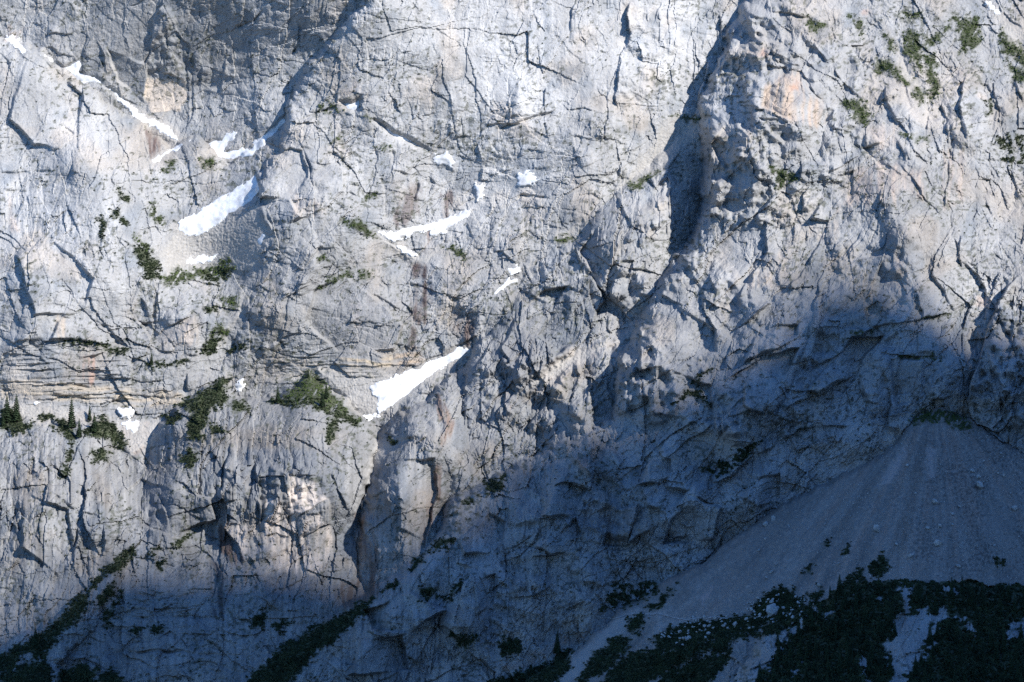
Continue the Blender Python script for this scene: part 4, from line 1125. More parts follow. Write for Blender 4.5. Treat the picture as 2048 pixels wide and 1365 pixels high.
# ------------------------------------------------------------------ colour of the rock, with some shade painted in
base = np.array([.388, .386, .382], f32)
C = np.empty(U.shape + (3,), f32)
tone = 1 + .13 * fbm(U, V, 160, 3, 400) + .10 * fbm(W2U, W2V, 30, 3, 410)
streak = perlin((U + .5 * WU) / 13, V / 130, 420) + .8 * perlin((U + .3 * WU) / 5.5, V / 80, 421) + .4 * perlin(U / 15, V / 200, 422)
low = sstep(780, 900, V) * sstep(1000, 800, U)
tone = tone + (.09 + .16 * low) * streak * np.clip(WT[0] + .3, 0, 1) + .15 * SLAB
pale = idw([(300,100,.80),(150,260,1.0),(100,450,1.08),(150,620,.95),(150,760,.76),(100,950,.60),(450,950,.54),(350,1200,.62),(600,1000,.52),(700,330,.95),(1000,120,1.2),(1300,150,1.18),  # regional rock tone, with weaker light low down and at right painted in
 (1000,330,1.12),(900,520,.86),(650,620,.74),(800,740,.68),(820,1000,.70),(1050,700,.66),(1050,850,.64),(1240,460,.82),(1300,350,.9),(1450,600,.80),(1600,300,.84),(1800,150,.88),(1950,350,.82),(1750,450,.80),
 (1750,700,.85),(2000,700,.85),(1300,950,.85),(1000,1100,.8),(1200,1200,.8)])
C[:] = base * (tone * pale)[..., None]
warm = sstep(.1, .7, fbm(U, V, 120, 3, 430) + .25 * sstep(1300, 1900, U) * sstep(700, 300, V))
C *= 1 + warm[..., None] * np.array([.07, -.0, -.07], f32)
cool = sstep(.15, .8, fbm(W2U, W2V * .6, 60, 3, 440))
C *= 1 - cool[..., None] * np.array([.26, .22, .17], f32)
bright = sstep(0, 1, (700 - V) / 700)
for pg, col, st, mode in STAIN_SHADE:
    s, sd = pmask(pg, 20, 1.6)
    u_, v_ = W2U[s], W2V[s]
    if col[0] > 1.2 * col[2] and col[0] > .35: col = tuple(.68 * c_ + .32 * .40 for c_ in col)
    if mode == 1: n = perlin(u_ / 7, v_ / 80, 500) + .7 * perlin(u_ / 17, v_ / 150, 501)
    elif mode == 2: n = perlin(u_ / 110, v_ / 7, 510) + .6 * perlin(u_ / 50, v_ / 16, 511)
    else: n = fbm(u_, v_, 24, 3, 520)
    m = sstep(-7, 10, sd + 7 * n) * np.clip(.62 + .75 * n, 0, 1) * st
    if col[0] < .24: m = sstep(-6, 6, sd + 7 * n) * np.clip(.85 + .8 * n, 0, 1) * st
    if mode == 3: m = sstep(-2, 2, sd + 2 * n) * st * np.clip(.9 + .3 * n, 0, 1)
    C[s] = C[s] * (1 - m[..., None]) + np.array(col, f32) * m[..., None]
sc = Mscree * (LID != SCREE_ID)
scol = np.array([.40, .38, .35], f32) * (1 + .12 * fbm(U, V, 20, 3, 540))[..., None]
C = C * (1 - .85 * sc[..., None]) + scol * .85 * sc[..., None]
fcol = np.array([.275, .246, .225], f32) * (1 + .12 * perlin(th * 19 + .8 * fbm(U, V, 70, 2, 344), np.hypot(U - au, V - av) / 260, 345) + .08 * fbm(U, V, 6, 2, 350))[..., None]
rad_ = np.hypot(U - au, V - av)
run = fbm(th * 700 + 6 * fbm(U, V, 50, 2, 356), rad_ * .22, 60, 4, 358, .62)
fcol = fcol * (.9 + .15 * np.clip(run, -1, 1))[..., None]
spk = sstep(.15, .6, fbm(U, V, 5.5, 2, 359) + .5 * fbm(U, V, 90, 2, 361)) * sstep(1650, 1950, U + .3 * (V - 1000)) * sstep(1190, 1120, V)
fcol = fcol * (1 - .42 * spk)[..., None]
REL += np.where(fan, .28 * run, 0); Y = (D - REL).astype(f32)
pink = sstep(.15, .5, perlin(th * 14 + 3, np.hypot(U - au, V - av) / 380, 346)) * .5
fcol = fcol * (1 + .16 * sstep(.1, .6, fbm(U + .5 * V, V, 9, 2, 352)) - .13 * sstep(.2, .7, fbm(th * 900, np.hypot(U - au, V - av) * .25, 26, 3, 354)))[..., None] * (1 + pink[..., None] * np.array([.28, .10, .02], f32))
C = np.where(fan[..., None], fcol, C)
for pg, col, st in [('K:330,1420 400,1365 560,1200 700,1080 805,962 780,930 640,1010 480,1170 300,1400', (.38,.355,.335), .7),
  ('L:755,262 900,38 925,60 835,242', (.44,.38,.36), .6), ('L:1025,38 1075,38 1065,212 1028,205', (.44,.38,.36), .6), ('K:1130,905 1178,838 1172,885 1142,922', (.45,.36,.34), .7),
  ('K:860,1100 900,960 930,960 900,1010 960,1050 1090,1030 1080,1000 1000,1010', (.42,.40,.38), .5), ('K:440,1150 620,1000 600,1040 500,1110', (.34,.22,.17), .5)]:
    s, sd = pmask(pg, 14, 1.0)
    m = sstep(-6, 6, sd + 5 * fbm(U[s], V[s], 10, 2, 560)) * st * fan[s]
    C[s] = C[s] * (1 - m[..., None]) + np.array(col, f32) * m[..., None]
# soil and turf under the plants
Mveg = np.zeros(U.shape, f32)
VMASK = []
for pg, dens, kind, lab in VEG:
    s, sd = pmask(pg, 16, 1.5)
    if kind == 'g' and pg[0] == 'D': dens = min(1, dens + .2)
    thr = (1 - dens) * 1.1 - .35
    n = fbm(U[s], V[s], 15, 3, 600) * .5 + .5
    m = sstep(-7, 7, sd + 7 * fbm(U[s], V[s], 11, 3, 620)) * sstep(thr - .08, thr + .1, n)
    if kind == 'g':
        n2 = perlin((U[s] * .8 + V[s] * .5) / 6, (V[s] * .8 - U[s] * .5) / 18, 630)
        m = m * sstep(-.5, -.1, n2 + dens * .35)
    VMASK.append((s, m))
    Mveg[s] = np.maximum(Mveg[s], m)
fr = ((LID == LNAME.index('forest_ridge')) | (LID == LNAME.index('bushy_ridge')))
PALE = ['L:875,820 930,815 955,960 1100,915 1200,985 1272,1030 1282,1115 1200,1010 1112,1015 1085,1120 985,1195 1035,1210 960,1300 950,1480 800,1480 815,1300 785,1150 830,1090 820,985 895,960',
 'L:1475,1065 1576,1000 1700,1000 1700,1160 1500,1130', 'L:425,1000 480,950 560,920 540,950 440,1010', 'L:-120,1110 30,1090 250,1050 330,1000 400,960 330,1060 210,1190 130,1300 90,1480 -200,1480', 'L:655,1260 690,1250 715,1365 690,1365', 'L:1135,845 1205,865 1205,885 1150,870',
 'L:760,860 800,845 790,890 770,900', 'L:255,1295 330,1225 345,1240 300,1290', 'L:585,880 620,865 615,905']
mp = np.zeros(U.shape, f32)
for pg in PALE:
    s, sd = pmask(pg, 14, 1.6)
    mp[s] = np.maximum(mp[s], sstep(-3, 3, sd - 4 + 17 * fbm(U[s] * .8 + V[s] * .3, V[s] * .8, 17, 4, 660, .65)))
Mfor = np.where(LID == LNAME.index('forest_ridge'), 1 - mp, 0).astype(f32)
Mveg = np.maximum(Mveg, Mfor)
vs_ = Mveg[..., None] * .9
gcol = np.array([.045, .056, .024], f32) * (1 + .3 * fbm(U, V, 12, 2, 640))[..., None]
C = C * (1 - vs_) + gcol * vs_
# fine dark tufts and lichen flecks caught on ledges of the sunny face
fleck = sstep(.5, .7, fbm(W2U, W2V * 1.3, 11, 3, 650, .65) + .55 * fbm(U, V, 110, 3, 655)) * (LID != SCREE_ID) * (1 - Mscree)
C = C * (1 - .62 * fleck[..., None]) + np.array([.06, .068, .045], f32) * .62 * fleck[..., None]
C = np.clip(C, .02, .8)

# ------------------------------------------------------------------ material helpers
def new_mat(name, rough=.95):
    m = bpy.data.materials.new(name); m.use_nodes = True
    b = m.node_tree.nodes['Principled BSDF']
    b.inputs['Roughness'].default_value = rough
    b.inputs['Specular IOR Level'].default_value = .12
    return m, m.node_tree.nodes, m.node_tree.links, b
def rock_material(name, bump_scale, bump_dist, mott=.22):
    m, n, l, b = new_mat(name)
    at = n.new('ShaderNodeAttribute'); at.attribute_name = 'tint'
    geo = n.new('ShaderNodeNewGeometry')
    nz = n.new('ShaderNodeTexNoise'); nz.inputs['Scale'].default_value = .9; nz.inputs['Detail'].default_value = 5
    nz.inputs['Roughness'].default_value = .7
    l.new(geo.outputs['Position'], nz.inputs['Vector'])
    mr = n.new('ShaderNodeMapRange'); mr.inputs['From Min'].default_value = .3; mr.inputs['From Max'].default_value = .7
    mr.inputs['To Min'].default_value = 1 - mott; mr.inputs['To Max'].default_value = 1 + mott
    l.new(nz.outputs['Fac'], mr.inputs['Value'])
    mx = n.new('ShaderNodeVectorMath'); mx.operation = 'SCALE'
    l.new(at.outputs['Color'], mx.inputs[0]); l.new(mr.outputs[0], mx.inputs['Scale'])
    l.new(mx.outputs[0], b.inputs['Base Color'])
    n2 = n.new('ShaderNodeTexNoise'); n2.inputs['Scale'].default_value = bump_scale; n2.inputs['Detail'].default_value = 4; n2.inputs['Roughness'].default_value = .6
    l.new(geo.outputs['Position'], n2.inputs['Vector'])
    bp = n.new('ShaderNodeBump'); bp.inputs['Distance'].default_value = bump_dist; bp.inputs['Strength'].default_value = .6
    l.new(n2.outputs['Fac'], bp.inputs['Height']); l.new(bp.outputs[0], b.inputs['Normal'])
    return m
M_rock = rock_material('limestone', .6, 1.0, .16)
M_scree = rock_material('loose_limestone_debris', 1.2, .3, .12)

def link_mesh(name, verts, faces, mat, smooth=False):
    """verts (n,3), faces (m,k) numpy -> object"""
    me = bpy.data.meshes.new(name)
    k = faces.shape[1]
    me.vertices.add(len(verts)); me.vertices.foreach_set('co', np.ascontiguousarray(verts, dtype=f32).ravel())
    me.loops.add(faces.size); me.loops.foreach_set('vertex_index', np.ascontiguousarray(faces, dtype=np.int32).ravel())
    me.polygons.add(len(faces)); me.polygons.foreach_set('loop_start', np.arange(0, faces.size, k, dtype=np.int32))
    me.polygons.foreach_set('use_smooth', np.full(len(faces), smooth, dtype=bool))
    me.update(calc_edges=True)
    if mat: me.materials.append(mat)
    o = bpy.data.objects.new(name, me); COL.objects.link(o)
    return o
def tag(o, label, cat, group=None, kind=None):
    o['label'] = label; o['category'] = cat
    if group: o['group'] = group
    if kind: o['kind'] = kind
    return o

# ------------------------------------------------------------------ build the rock masses
XW, YW, ZW = world_of(U, V, Y)
VERT = np.stack([XW, YW, ZW], -1).reshape(-1, 3).astype(f32)
CF = np.concatenate([C, np.ones(U.shape + (1,), f32)], -1).reshape(-1, 4)
idx = np.arange(NU * NV, dtype=np.int32).reshape(NV, NU)
QUAD = np.stack([idx[1:, :-1], idx[1:, 1:], idx[:-1, 1:], idx[:-1, :-1]], -1).reshape(-1, 4)
QL = LID[:-1, :-1].reshape(-1)
RLAB = {
 'back_wall': ('shaded blue-grey rock wall behind the couloir, upper left', 'rock wall'),
 'central_wall': ('pale sunlit limestone wall filling the upper middle', 'rock wall'),
 'left_pillar': ('light grey rounded pillar and bowl at the left', 'rock wall'),
 'lower_cliff': ('streaked lower cliff at the left with cream scar and scrub on top', 'cliff'),
 'gully_block': ('rounded grey rock block between the two dark gullies, lower middle', 'cliff'),
 'middle_buttress': ('fluted dark-edged buttress rising right through the centre', 'buttress'),
 'right_wall': ('broad fractured mountain face at the right running into deep shade', 'mountain face'),
 'scree_slope': ('smooth grey debris fan in shade at the lower right', 'scree slope'),
 'forest_ridge': ('black wooded ridge in the bottom right corner', 'ridge'),
 'bushy_ridge': ('dark scrubby ridge crest in the bottom left corner', 'ridge'),
}
remap = np.empty(NU * NV, np.int32)
for li, nm in enumerate(LNAME):
    q = QUAD[QL == li]
    if not len(q): continue
    used = np.unique(q)
    remap[used] = np.arange(len(used), dtype=np.int32)
    o = link_mesh(nm, VERT[used], remap[q], M_scree if nm == 'scree_slope' else M_rock, smooth=(nm == 'scree_slope'))
    a = o.data.attributes.new('tint', 'FLOAT_COLOR', 'POINT')
    a.data.foreach_set('color', CF[used].ravel())
    tag(o, *RLAB[nm], kind='structure')

# surface look-up for everything that stands on the face
gy_, gx_ = np.gradient(Y, STEP)
def at(u, v):
    j = int(round((u - U0) / STEP)); i = int(round((v - V0) / STEP))
    j = min(max(j, 0), NU - 1); i = min(max(i, 0), NV - 1)
    return Vector((float(XW[i, j]), float(YW[i, j]), float(ZW[i, j])))

# ------------------------------------------------------------------ the mountain across the valley that throws the shade
EDGE = [(-600,1420),(-200,1300),(0,1225),(150,1150),(260,1085),(350,1065),(450,1110),(550,1140),(700,1140),(800,1090),(870,1015),(940,940),(1010,905),(1100,865),(1200,825),(1300,785),(1400,740),(1480,675),(1560,595),(1640,545),(1720,525),(1800,570),(1900,635),(2048,685),(2150,710)]
DIST = 3000.0
crest = []
for i, (u, v) in enumerate(EDGE):
    if -100 < u < 2150: p = np.array(at(u, v))
    else: p = np.array(world_of(u, v, float(at(min(max(u, -100), 2150), v)[1])))
    crest.append((p, p + SUN * DIST))
# smooth the crest so it reads as a ridge seen from the face
axis = np.cross(SUN, [0, 0, 1.0]); axis /= np.linalg.norm(axis)
up = np.cross(axis, SUN); up = up if up[2] > 0 else -up
pts2 = sorted([(float(c[1] @ axis), float(c[1] @ up)) for c in crest])
a0 = np.array([p[0] for p in pts2]); b0 = np.array([p[1] for p in pts2])
aa = np.linspace(a0[0] - 700, a0[-1] + 700, 320)
ker = np.exp(-((aa[:, None] - a0[None, :]) / 15.0) ** 2) + 1e-12 * np.exp(-np.abs(aa[:, None] - a0[None, :]) / 60)
bb = (ker * b0[None, :]).sum(1) / ker.sum(1)
bb += 11.0 * fbm(aa, aa * 0, 48, 4, 700, .6)
mid = SUN * DIST
cen = (SUN @ mid)
hor = np.array([SUN[0], SUN[1], 0]); hor /= np.linalg.norm(hor)
rows = []
for off, frac in [(-900, 1.0), (-500, .6), (-180, .2), (0, 0), (260, .25), (700, .6), (1300, 1.0)]:
    r = []
    for k in range(len(aa)):
        c = axis * aa[k] + up * bb[k] + SUN * cen
        z = c[2] * (1 - frac) + (-320) * frac
        q = c + hor * off; r.append((q[0], q[1], z + (0 if off == 0 else 25 * math.sin(k * .7 + off))))
    rows.append(r)
cv = np.array(rows, f32).reshape(-1, 3)
n_ = len(aa); m_ = len(rows)
cf = np.array([[i * n_ + k, i * n_ + k + 1, (i + 1) * n_ + k + 1, (i + 1) * n_ + k] for i in range(m_ - 1) for k in range(n_ - 1)], np.int32)
M_far, nn_, ll_, bb_ = new_mat('far_rock_and_forest')
tn = nn_.new('ShaderNodeTexNoise'); tn.inputs['Scale'].default_value = .02; tn.inputs['Detail'].default_value = 6
rp = nn_.new('ShaderNodeValToRGB'); rp.color_ramp.elements[0].color = (.03, .045, .02, 1); rp.color_ramp.elements[1].color = (.10, .10, .09, 1)
g_ = nn_.new('ShaderNodeNewGeometry'); ll_.new(g_.outputs['Position'], tn.inputs['Vector']); ll_.new(tn.outputs['Fac'], rp.inputs[0]); ll_.new(rp.outputs[0], bb_.inputs['Base Color'])
o = link_mesh('neighbouring_mountain', cv, cf, M_far)
tag(o, 'neighbouring mountain outside the picture to the right', 'mountain', kind='structure')
gv = np.array([(-9000, -9000, -330), (9000, -9000, -330), (9000, 9000, -330), (-9000, 9000, -330)], f32)
o = link_mesh('valley_ground', gv, np.array([[0, 1, 2, 3]], np.int32), M_far)
tag(o, 'dark green valley floor far below the picture', 'ground', kind='structure')

#@@REST
# ------------------------------------------------------------------ snow
M_snow, n1, l1, b1 = new_mat('old_snow', .7)
tn = n1.new('ShaderNodeTexNoise'); tn.inputs['Scale'].default_value = .25; tn.inputs['Detail'].default_value = 6
gg = n1.new('ShaderNodeNewGeometry'); l1.new(gg.outputs['Position'], tn.inputs['Vector'])
rp = n1.new('ShaderNodeValToRGB'); rp.color_ramp.elements[0].position = .3; rp.color_ramp.elements[1].position = .6
rp.color_ramp.elements[0].color = (.55, .55, .55, 1); rp.color_ramp.elements[1].color = (.86, .87, .88, 1)
l1.new(tn.outputs['Fac'], rp.inputs[0]); l1.new(rp.outputs[0], b1.inputs['Base Color'])
bp = n1.new('ShaderNodeBump'); bp.inputs['Distance'].default_value = .25; bp.inputs['Strength'].default_value = .5
t2 = n1.new('ShaderNodeTexNoise'); t2.inputs['Scale'].default_value = .5; t2.inputs['Detail'].default_value = 4
l1.new(gg.outputs['Position'], t2.inputs['Vector']); l1.new(t2.outputs['Fac'], bp.inputs['Height']); l1.new(bp.outputs[0], b1.inputs['Normal'])

def grid_patch(name, s, keep, ysurf, mat, smooth=True):
    """a sheet cut from the sub-grid s where keep, lying at depth ysurf"""
    x, y, z = world_of(U[s], V[s], ysurf)
    pos = np.stack([x, y, z], -1).reshape(-1, 3)
    h, w = keep.shape
    ii = np.arange(h * w, dtype=np.int32).reshape(h, w)
    k = keep[1:, :-1] & keep[1:, 1:] & keep[:-1, 1:] & keep[:-1, :-1]
    q = np.stack([ii[1:, :-1], ii[1:, 1:], ii[:-1, 1:], ii[:-1, :-1]], -1)[k]
    if not len(q): return None
    used, inv = np.unique(q, return_inverse=True)
    return link_mesh(name, pos[used], inv.reshape(q.shape).astype(np.int32), mat, smooth)

for pg, lab in SNOW:
    s, sd = pmask(pg, 14, .6)
    sd = sd + .2 + 3.4 * fbm(U[s] + .6 * V[s], V[s], 12, 4, 810, .75)
    if 'broken' in lab or 'ragged' in lab: sd = sd - 2.5 + 3 * fbm(U[s], V[s], 7, 2, 815)
    thick = .18 + .6 * sstep(0, 22, sd)
    ys = D[s] - thick * sstep(-1, 5, sd) + np.where(sd < 0, -sd * .5, 0) - .25 * fbm(U[s], V[s], 18, 2, 820)
    o = grid_patch('snow_patch', s, sd > -4, ys, M_snow)
    if o: tag(o, lab, 'snow', 'snow patches left on the mountain')

# ------------------------------------------------------------------ plants
rng = np.random.RandomState(5)
def leaf_material(name, c0, c1, rough=.8):
    m, n, l, b = new_mat(name, rough)
    g = n.new('ShaderNodeNewGeometry')
    t = n.new('ShaderNodeTexNoise'); t.inputs['Scale'].default_value = .18; t.inputs['Detail'].default_value = 4
    l.new(g.outputs['Position'], t.inputs['Vector'])
    r = n.new('ShaderNodeValToRGB'); r.color_ramp.elements[0].position = .35; r.color_ramp.elements[1].position = .66
    r.color_ramp.elements[0].color = c0 + (1,); r.color_ramp.elements[1].color = c1 + (1,)
    l.new(t.outputs['Fac'], r.inputs[0]); l.new(r.outputs[0], b.inputs['Base Color'])
    return m
M_pine = leaf_material('mountain_pine_needles', (.024, .034, .019), (.048, .064, .031))
M_turf = leaf_material('alpine_turf', (.050, .080, .024), (.095, .128, .042))
M_spruce = leaf_material('spruce_needles', (.018, .030, .016), (.032, .050, .024))
M_bark, nb, lb, bb2 = new_mat('spruce_bark')
t = nb.new('ShaderNodeTexNoise'); t.inputs['Scale'].default_value = 6
r = nb.new('ShaderNodeValToRGB'); r.color_ramp.elements[0].color = (.05, .035, .025, 1); r.color_ramp.elements[1].color = (.13, .10, .08, 1)
lb.new(t.outputs['Fac'], r.inputs[0]); lb.new(r.outputs[0], bb2.inputs['Base Color'])

def shrub_template(nf, flat, size, seed):
    q = np.random.RandomState(seed); tri = []
    for _ in range(nf):
        th = q.rand() * 6.283; ph = math.acos(1 - q.rand() * 1.25)
        r_ = .55 + .45 * q.rand()
        c = np.array([math.sin(ph) * math.cos(th), math.sin(ph) * math.sin(th), math.cos(ph) * flat]) * r_
        d1 = q.randn(3); d1 /= np.linalg.norm(d1); d2 = np.cross(c + .2 * q.randn(3), d1); d2 /= np.linalg.norm(d2) + 1e-6
        sz = size * (.6 + .8 * q.rand())
        tri += [c + d1 * sz, c - d1 * sz * .6 + d2 * sz * .8, c - d1 * sz * .6 - d2 * sz * .8]
    return np.array(tri, f32)
SHRUB = [shrub_template(13, .6, .55, 900 + i) for i in range(6)]
TUFT = [shrub_template(9, .6, .55, 950 + i) for i in range(5)]

def scatter(name, pu, pv, py, rad, tmpl, mat):
    """many small leafy clumps joined into one mesh"""
    x, y, z = world_of(pu, pv, py)
    vs_all = []
    n = len(pu)
    pick = rng.randint(0, len(tmpl), n); ang = rng.rand(n) * 6.283
    sc_ = rad * (.65 + .7 * rng.rand(n)); sz_ = sc_ * (.75 + .5 * rng.rand(n))
    for k, T in enumerate(tmpl):
        m = np.where(pick == k)[0]
        if not len(m): continue
        c, s_ = np.cos(ang[m])[:, None], np.sin(ang[m])[:, None]
        X = (T[None, :, 0] * c - T[None, :, 1] * s_) * sc_[m][:, None] + x[m][:, None]
        Yq = (T[None, :, 0] * s_ + T[None, :, 1] * c) * sc_[m][:, None] + y[m][:, None]
        Z = T[None, :, 2] * sz_[m][:, None] + z[m][:, None]
        vs_all.append(np.stack([X, Yq, Z], -1).reshape(-1, 3))
    vts = np.concatenate(vs_all)
    return link_mesh(name, vts, np.arange(len(vts), dtype=np.int32).reshape(-1, 3), mat)
def pick_points(s, m, spacing):
    p = np.clip(m, 0, 1) * (STEP / spacing) ** 2
    hit = rng.rand(*m.shape) < p
    i, j = np.where(hit)
    u_ = U[s][i, j]; v_ = V[s][i, j]; y_ = Y[s][i, j]
    return u_ + rng.uniform(-1, 1, len(u_)), v_ + rng.uniform(-1, 1, len(u_)), y_
def compact(p):
    a = abs(sum(p[i - 1][0] * p[i][1] - p[i][0] * p[i - 1][1] for i in range(len(p)))) / 2
    l = sum(math.hypot(p[i][0] - p[i - 1][0], p[i][1] - p[i - 1][1]) for i in range(len(p)))
    return 12.566 * a / (l * l)
for (pg, dens, kind, lab), (s, m) in zip(VEG, VMASK):
    m = m * (Msnow[s] < -2)
    if kind == 'p':
        pu, pv, py = pick_points(s, m, 2.8)
        if len(pu) < 3: continue
        o = scatter('scrub_patch', pu, pv, py - .1, .66, SHRUB, M_pine)
        tag(o, lab, 'scrub', 'mountain pine scrub patches', kind=None if dens > .94 and compact(polyline(pg)) > .42 else 'stuff')
    else:
        pu, pv, py = pick_points(s, m, 3.4)
        if len(pu) < 3: continue
        o = scatter('turf_patch', pu, pv, py - .05, .6, TUFT, M_turf)
        tag(o, lab, 'turf', 'alpine turf patches', kind='stuff')
full = (slice(0, NV), slice(0, NU))
pu, pv, py = pick_points(full, Mfor, 4.4)
o = scatter('undergrowth', pu, pv, py - .2, 1.05, SHRUB, M_pine)
tag(o, 'dense dark undergrowth covering the wooded ridge in the bottom right corner', 'undergrowth', kind='stuff')
# stray tufts on ledges
pu, pv, py = pick_points(full, fleck * (1 - np.minimum(1, Mveg * 2)) * (Msnow < -3), 9.0)
o = scatter('ledge_tufts', pu, pv, py, .5, TUFT, M_pine)
tag(o, 'tiny dark tufts scattered over the ledges of the whole face', 'tufts', kind='stuff')

# spruces: trunk and drooping layered crown, one mesh shared by all of a kind
def spruce_meshes(seed):
    q = np.random.RandomState(seed)
    tv = []; tf = []
    for i in range(5):
        h = i / 4.0; r_ = .022 * (1 - h) + .004
        for a in range(6): tv.append((r_ * math.cos(a * 1.047), r_ * math.sin(a * 1.047), h * .97 - .03))
    for i in range(4):
        for a in range(6): tf.append((i * 6 + a, i * 6 + (a + 1) % 6, (i + 1) * 6 + (a + 1) % 6, (i + 1) * 6 + a))
    tri = []
    L = 15
    for i in range(L):
        h = .10 + .88 * i / (L - 1)
        R_ = .21 * (1 - h) ** .8 + .012
        nb_ = max(4, int(10 * (1 - h) + 4))
        for b in range(nb_):
            a = 6.283 * (b + q.rand() * .8) / nb_; rr = R_ * (.7 + .5 * q.rand()); dz = -.10 * rr / .2 * .7
            d = np.array([math.cos(a), math.sin(a), 0]); p = np.array([-d[1], d[0], 0]); w = .30 * rr + .01
            o0 = np.array([0, 0, h + .03]); tip = d * rr + np.array([0, 0, h + dz - .01])
            m1 = d * rr * .55 + p * w + np.array([0, 0, h + dz * .4]); m2 = d * rr * .55 - p * w + np.array([0, 0, h + dz * .4])
            tri += [o0, m1, tip, o0, tip, m2]
            low = d * rr * .6 + np.array([0, 0, h + dz * .5 - .045])
            tri += [o0, low, tip]
    tri = np.array(tri, f32)
    tr = link_mesh('trunk', np.array(tv, f32), np.array(tf, np.int32), M_bark)
    cr = link_mesh('crown', tri, np.arange(len(tri), dtype=np.int32).reshape(-1, 3), M_spruce)
    return tr, cr
PROTO = [spruce_meshes(40 + i) for i in range(3)]
proto_used = [False] * 3
def plant_spruce(u, v, hpx, label, group=None, k=0):
    p = at(u, v); p.y -= .6
    root = bpy.data.objects.new('spruce_tree', None); COL.objects.link(root)
    root.location = p; root.rotation_euler = (0, 0, rng.rand() * 6.28)
    h = hpx * MPP; wd = h * (.85 + .35 * rng.rand()); root.scale = (wd, wd, h)
    tag(root, label, 'tree', group)
    for src in PROTO[k]:
        if proto_used[k]:
            c = src.copy(); COL.objects.link(c)
        else: c = src
        c.parent = root
    proto_used[k] = True
TR = [('E', 45, 1200, 130, 'left one of the pair of dark spruces at far left'), ('E', 100, 1195, 128, 'right one of the pair of dark spruces at far left'),
      ('E', 425, 1235, 142, 'tallest dark spruce standing on the lower cliff edge'), ('E', 470, 1290, 90, 'short spruce just below and right of the tallest spruce'),
      ('E', 535, 1188, 70, 'small spruce on the slope top left of the brown gully'), ('E', 562, 1255, 85, 'spruce among scrub left of the brown gully'),
      ('E', 898, 862, 60, 'lone spruce on the ledge of the left cliff'), ('E', 20, 1225, 70, 'short spruce at the left picture edge below the pair'),
      ('F', 168, 1088, 85, 'spruce at the left foot of the pointed knoll'), ('F', 452, 1062, 75, 'spruce on the right slope of the pointed knoll'),
      ('F', 430, 1110, 80, 'spruce low on the pointed knoll above the cliff edge'), ('F', 345, 935, 45, 'little spruce on the very tip of the knoll'),
      ('E', 1300, 1010, 70, 'spruce on the big scrub slope left of the knoll'), ('I', 200, 1180, 90, 'dark spruce on the lower left ridge crest'),
      ('K', 320, 1200, 90, 'dark spruce at the bottom beside the pale debris strip'), ('J', 1145, 1110, 90, 'lone dark spruce on a ledge in the shaded rock, lower centre')]
for i, (t_, a, b, h, lab) in enumerate(TR):
    (u, v), = P_(t_, '%g,%g' % (a, b)); plant_spruce(u, v, h * TILES[t_][2] * 1.3, lab, k=i % 3)
cnt = 0; tries = 0; spots = []
while cnt < 150 and tries < 6000:
    tries += 1
    u = rng.uniform(1500, 2080); v = rng.uniform(1185, 1420)
    i = int((v - V0) / STEP); j = int((u - U0) / STEP)
    if Mfor[i, j] < .9 or any((u - a) ** 2 + (v - b) ** 2 < 18 ** 2 for a, b in spots): continue
    spots.append((u, v)); cnt += 1
spots.sort(key=lambda q: q[1])
for u, v in spots:
    plant_spruce(u, v, rng.uniform(22, 40), 'dark spruce in the shaded wood on the bottom right ridge', 'spruces of the shaded wood', k=rng.randint(3))

# ------------------------------------------------------------------ boulders and stones
M_boulder, nb2, lb2, bb3 = new_mat('fallen_limestone')
gb = nb2.new('ShaderNodeNewGeometry'); tb = nb2.new('ShaderNodeTexNoise'); tb.inputs['Scale'].default_value = 1.2; tb.inputs['Detail'].default_value = 5
lb2.new(gb.outputs['Position'], tb.inputs['Vector'])
rb = nb2.new('ShaderNodeValToRGB'); rb.color_ramp.elements[0].color = (.32, .325, .33, 1); rb.color_ramp.elements[1].color = (.48, .48, .47, 1)
rb.color_ramp.elements[0].position = .35; rb.color_ramp.elements[1].position = .65
lb2.new(tb.outputs['Fac'], rb.inputs[0]); lb2.new(rb.outputs[0], bb3.inputs['Base Color'])
import bmesh
def boulder_mesh(seed):
    q = np.random.RandomState(seed)
    bm = bmesh.new(); bmesh.ops.create_icosphere(bm, subdivisions=1, radius=1)
    cuts = [(q.randn(3), .55 + .35 * q.rand()) for _ in range(7)]
    for v_ in bm.verts:
        p = np.array(v_.co)
        for n__, d in cuts:
            n2_ = n__ / np.linalg.norm(n__); e = p @ n2_ - d
            if e > 0: p = p - n2_ * e
        v_.co = p * np.array([1, .9, .8]) * (1 + .12 * q.randn())
    me = bpy.data.meshes.new('boulder'); bm.to_mesh(me); bm.free(); me.materials.append(M_boulder)
    return me
BM = [boulder_mesh(60 + i) for i in range(7)]
def boulder(u, v, wpx, label, group):
    o = bpy.data.objects.new('boulder', BM[rng.randint(7)]); COL.objects.link(o)
    r_ = wpx * MPP * .5; p = at(u, v)
    o.location = (p.x, p.y - r_ * .6, p.z + r_ * .25); o.scale = (r_ * rng.uniform(.9, 1.2), r_, r_ * rng.uniform(.75, 1.1))
    o.rotation_euler = (rng.rand() * .8, rng.rand() * .8, rng.rand() * 6.28)
    tag(o, label, 'boulder', group)
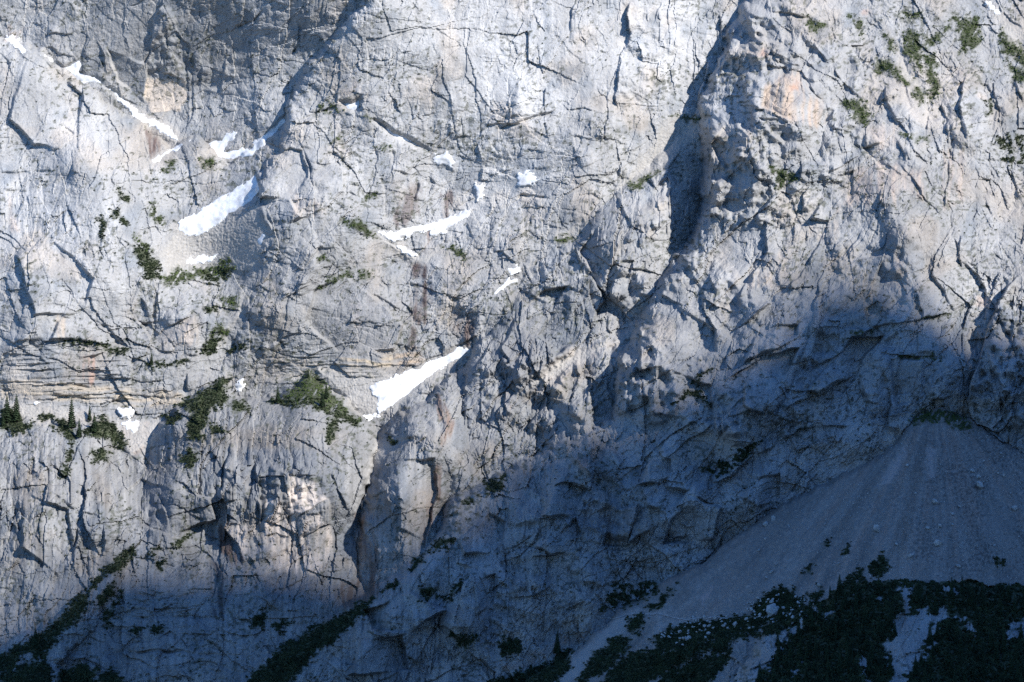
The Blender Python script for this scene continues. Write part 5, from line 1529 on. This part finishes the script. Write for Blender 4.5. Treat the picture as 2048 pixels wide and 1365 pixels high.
BL = [(1325,260,50,'biggest pale boulder high on the right half of the debris fan'), (1072,352,34,'pale boulder left of and below the biggest one on the fan'), (1088,585,40,'round pale boulder in the middle right of the fan'),
      (745,503,38,'pale boulder alone in the middle of the fan'), (118,478,34,'lower right one of two boulders under the wall at the fan left edge'), (165,445,30,'upper one of two boulders under the wall at the fan left edge'),
      (937,655,28,'pale boulder above the wooded ridge, centre of the fan'), (1520,385,34,'boulder near the right edge halfway up the fan'), (1320,212,26,'boulder just above the biggest one on the fan'),
      (1285,180,24,'boulder up and left of the biggest one on the fan'), (1175,418,22,'small boulder below the biggest one, toward the fan middle'), (150,972,60,'big pale block among the scrub at the fan foot'),
      (418,822,22,'boulder beside the small scrub island at the fan foot'), (1208,712,26,'boulder low on the right half of the fan')]
for a, b, w, lab in BL:
    (u, v), = P_('L', '%g,%g' % (a, b)); boulder(u, v, w * .355 * 1.3, lab, 'boulders on the debris fan')
for a, b, w in [(915,145,20),(1035,497,20),(1210,378,18),(1105,490,24),(858,592,18),(85,620,18),(122,557,14),(150,748,20),(127,778,16),(530,700,16),(180,705,14),(1448,75,14),(1430,190,16),(1230,680,14),(1408,598,14),(1462,205,18),(1175,480,16),(255,488,12),(965,300,14),(700,300,12),(480,390,10),(1350,120,14),(1500,300,14),(1250,520,14)]:
    (u, v), = P_('L', '%g,%g' % (a, b)); boulder(u, v, w * .355 * 1.2, 'small pale stone lying loose on the shaded debris fan', 'small stones on the debris fan')
k = 0
bandp = polyline('K:860,1090 1000,1010 1200,985 1330,960 1440,890 1576,830 1700,860 1800,930 1720,1000 1560,1030 1400,1060 1200,1100 1000,1170')
while k < 150:
    u = rng.uniform(1300, 1640); v = rng.uniform(1170, 1300)
    if poly_sd(np.array([u]), np.array([v]), bandp)[0] < 0: continue
    boulder(u, v, rng.choice([4, 5, 6, 7, 10]), 'pale rubble block in the boulder band between scrub at the fan foot', 'rubble blocks at the fan foot'); k += 1
# countless smaller stones
tmpl = []
for i in range(4):
    me = BM[i]; vs3 = np.array([v_.co for v_ in me.vertices], f32)
    h = np.array([[1, 0, 0], [-1, 0, 0], [0, 1, 0], [0, -1, 0], [0, 0, 1], [0, 0, -1]], f32) * (.7 + .5 * rng.rand(6, 1))
    fcs = [(0, 2, 4), (2, 1, 4), (1, 3, 4), (3, 0, 4), (2, 0, 5), (1, 2, 5), (3, 1, 5), (0, 3, 5)]
    tmpl.append(np.concatenate([h[list(f_)] for f_ in fcs]).astype(f32))
dens = fan * (.35 + .65 * sstep(-.2, .4, fbm(U, V, 70, 2, 830))) * sstep(1500, 1900, U + (V - 900) * .4) + .5 * fan * sstep(1180, 1230, V) * sstep(1200, 1350, U)
pu, pv, py = pick_points(full, np.clip(dens, 0, 1) * (Mveg < .3), 5.2)
o = scatter('scree_stones', pu, pv, py, .30, tmpl, M_boulder)
tag(o, 'countless small loose stones strewn over the debris fan', 'stones', kind='stuff')

# ------------------------------------------------------------------ trodden path
M_path, np_, lp_, bp_ = new_mat('trodden_gravel')
tp = np_.new('ShaderNodeTexNoise'); tp.inputs['Scale'].default_value = 1.5
rpp = np_.new('ShaderNodeValToRGB'); rpp.color_ramp.elements[0].color = (.34, .31, .29, 1); rpp.color_ramp.elements[1].color = (.46, .43, .41, 1)
lp_.new(tp.outputs['Fac'], rpp.inputs[0]); lp_.new(rpp.outputs[0], bp_.inputs['Base Color'])
def path(txt, w, label):
    pts = polyline(txt); dense = []
    for (a, b), (c, d) in zip(pts, pts[1:]):
        n = max(2, int(math.hypot(c - a, d - b) / 3))
        dense += [(a + (c - a) * i / n, b + (d - b) * i / n) for i in range(n)]
    dense.append(pts[-1]); vts = []
    for i, (u, v) in enumerate(dense):
        v += 1.2 * math.sin(i * .5)
        for dv in (-w / 2, w / 2):
            p = at(u, v + dv); vts.append((p.x, p.y - .25, p.z + .2))
    f_ = np.array([[2 * i + 1, 2 * i + 3, 2 * i + 2, 2 * i] for i in range(len(dense) - 1)], np.int32)
    tag(link_mesh('path', np.array(vts, f32), f_, M_path, True), label, 'path', kind='structure')
path('K:790,972 850,985 900,982 950,990 985,1010 1090,1012 1200,1000 1290,1005', 2.2, 'pale footpath crossing the foot of the debris fan')
path('K:530,990 575,1003 625,1012 700,990 790,972', 2.0, 'pale footpath below the shaded wall left of the fan')
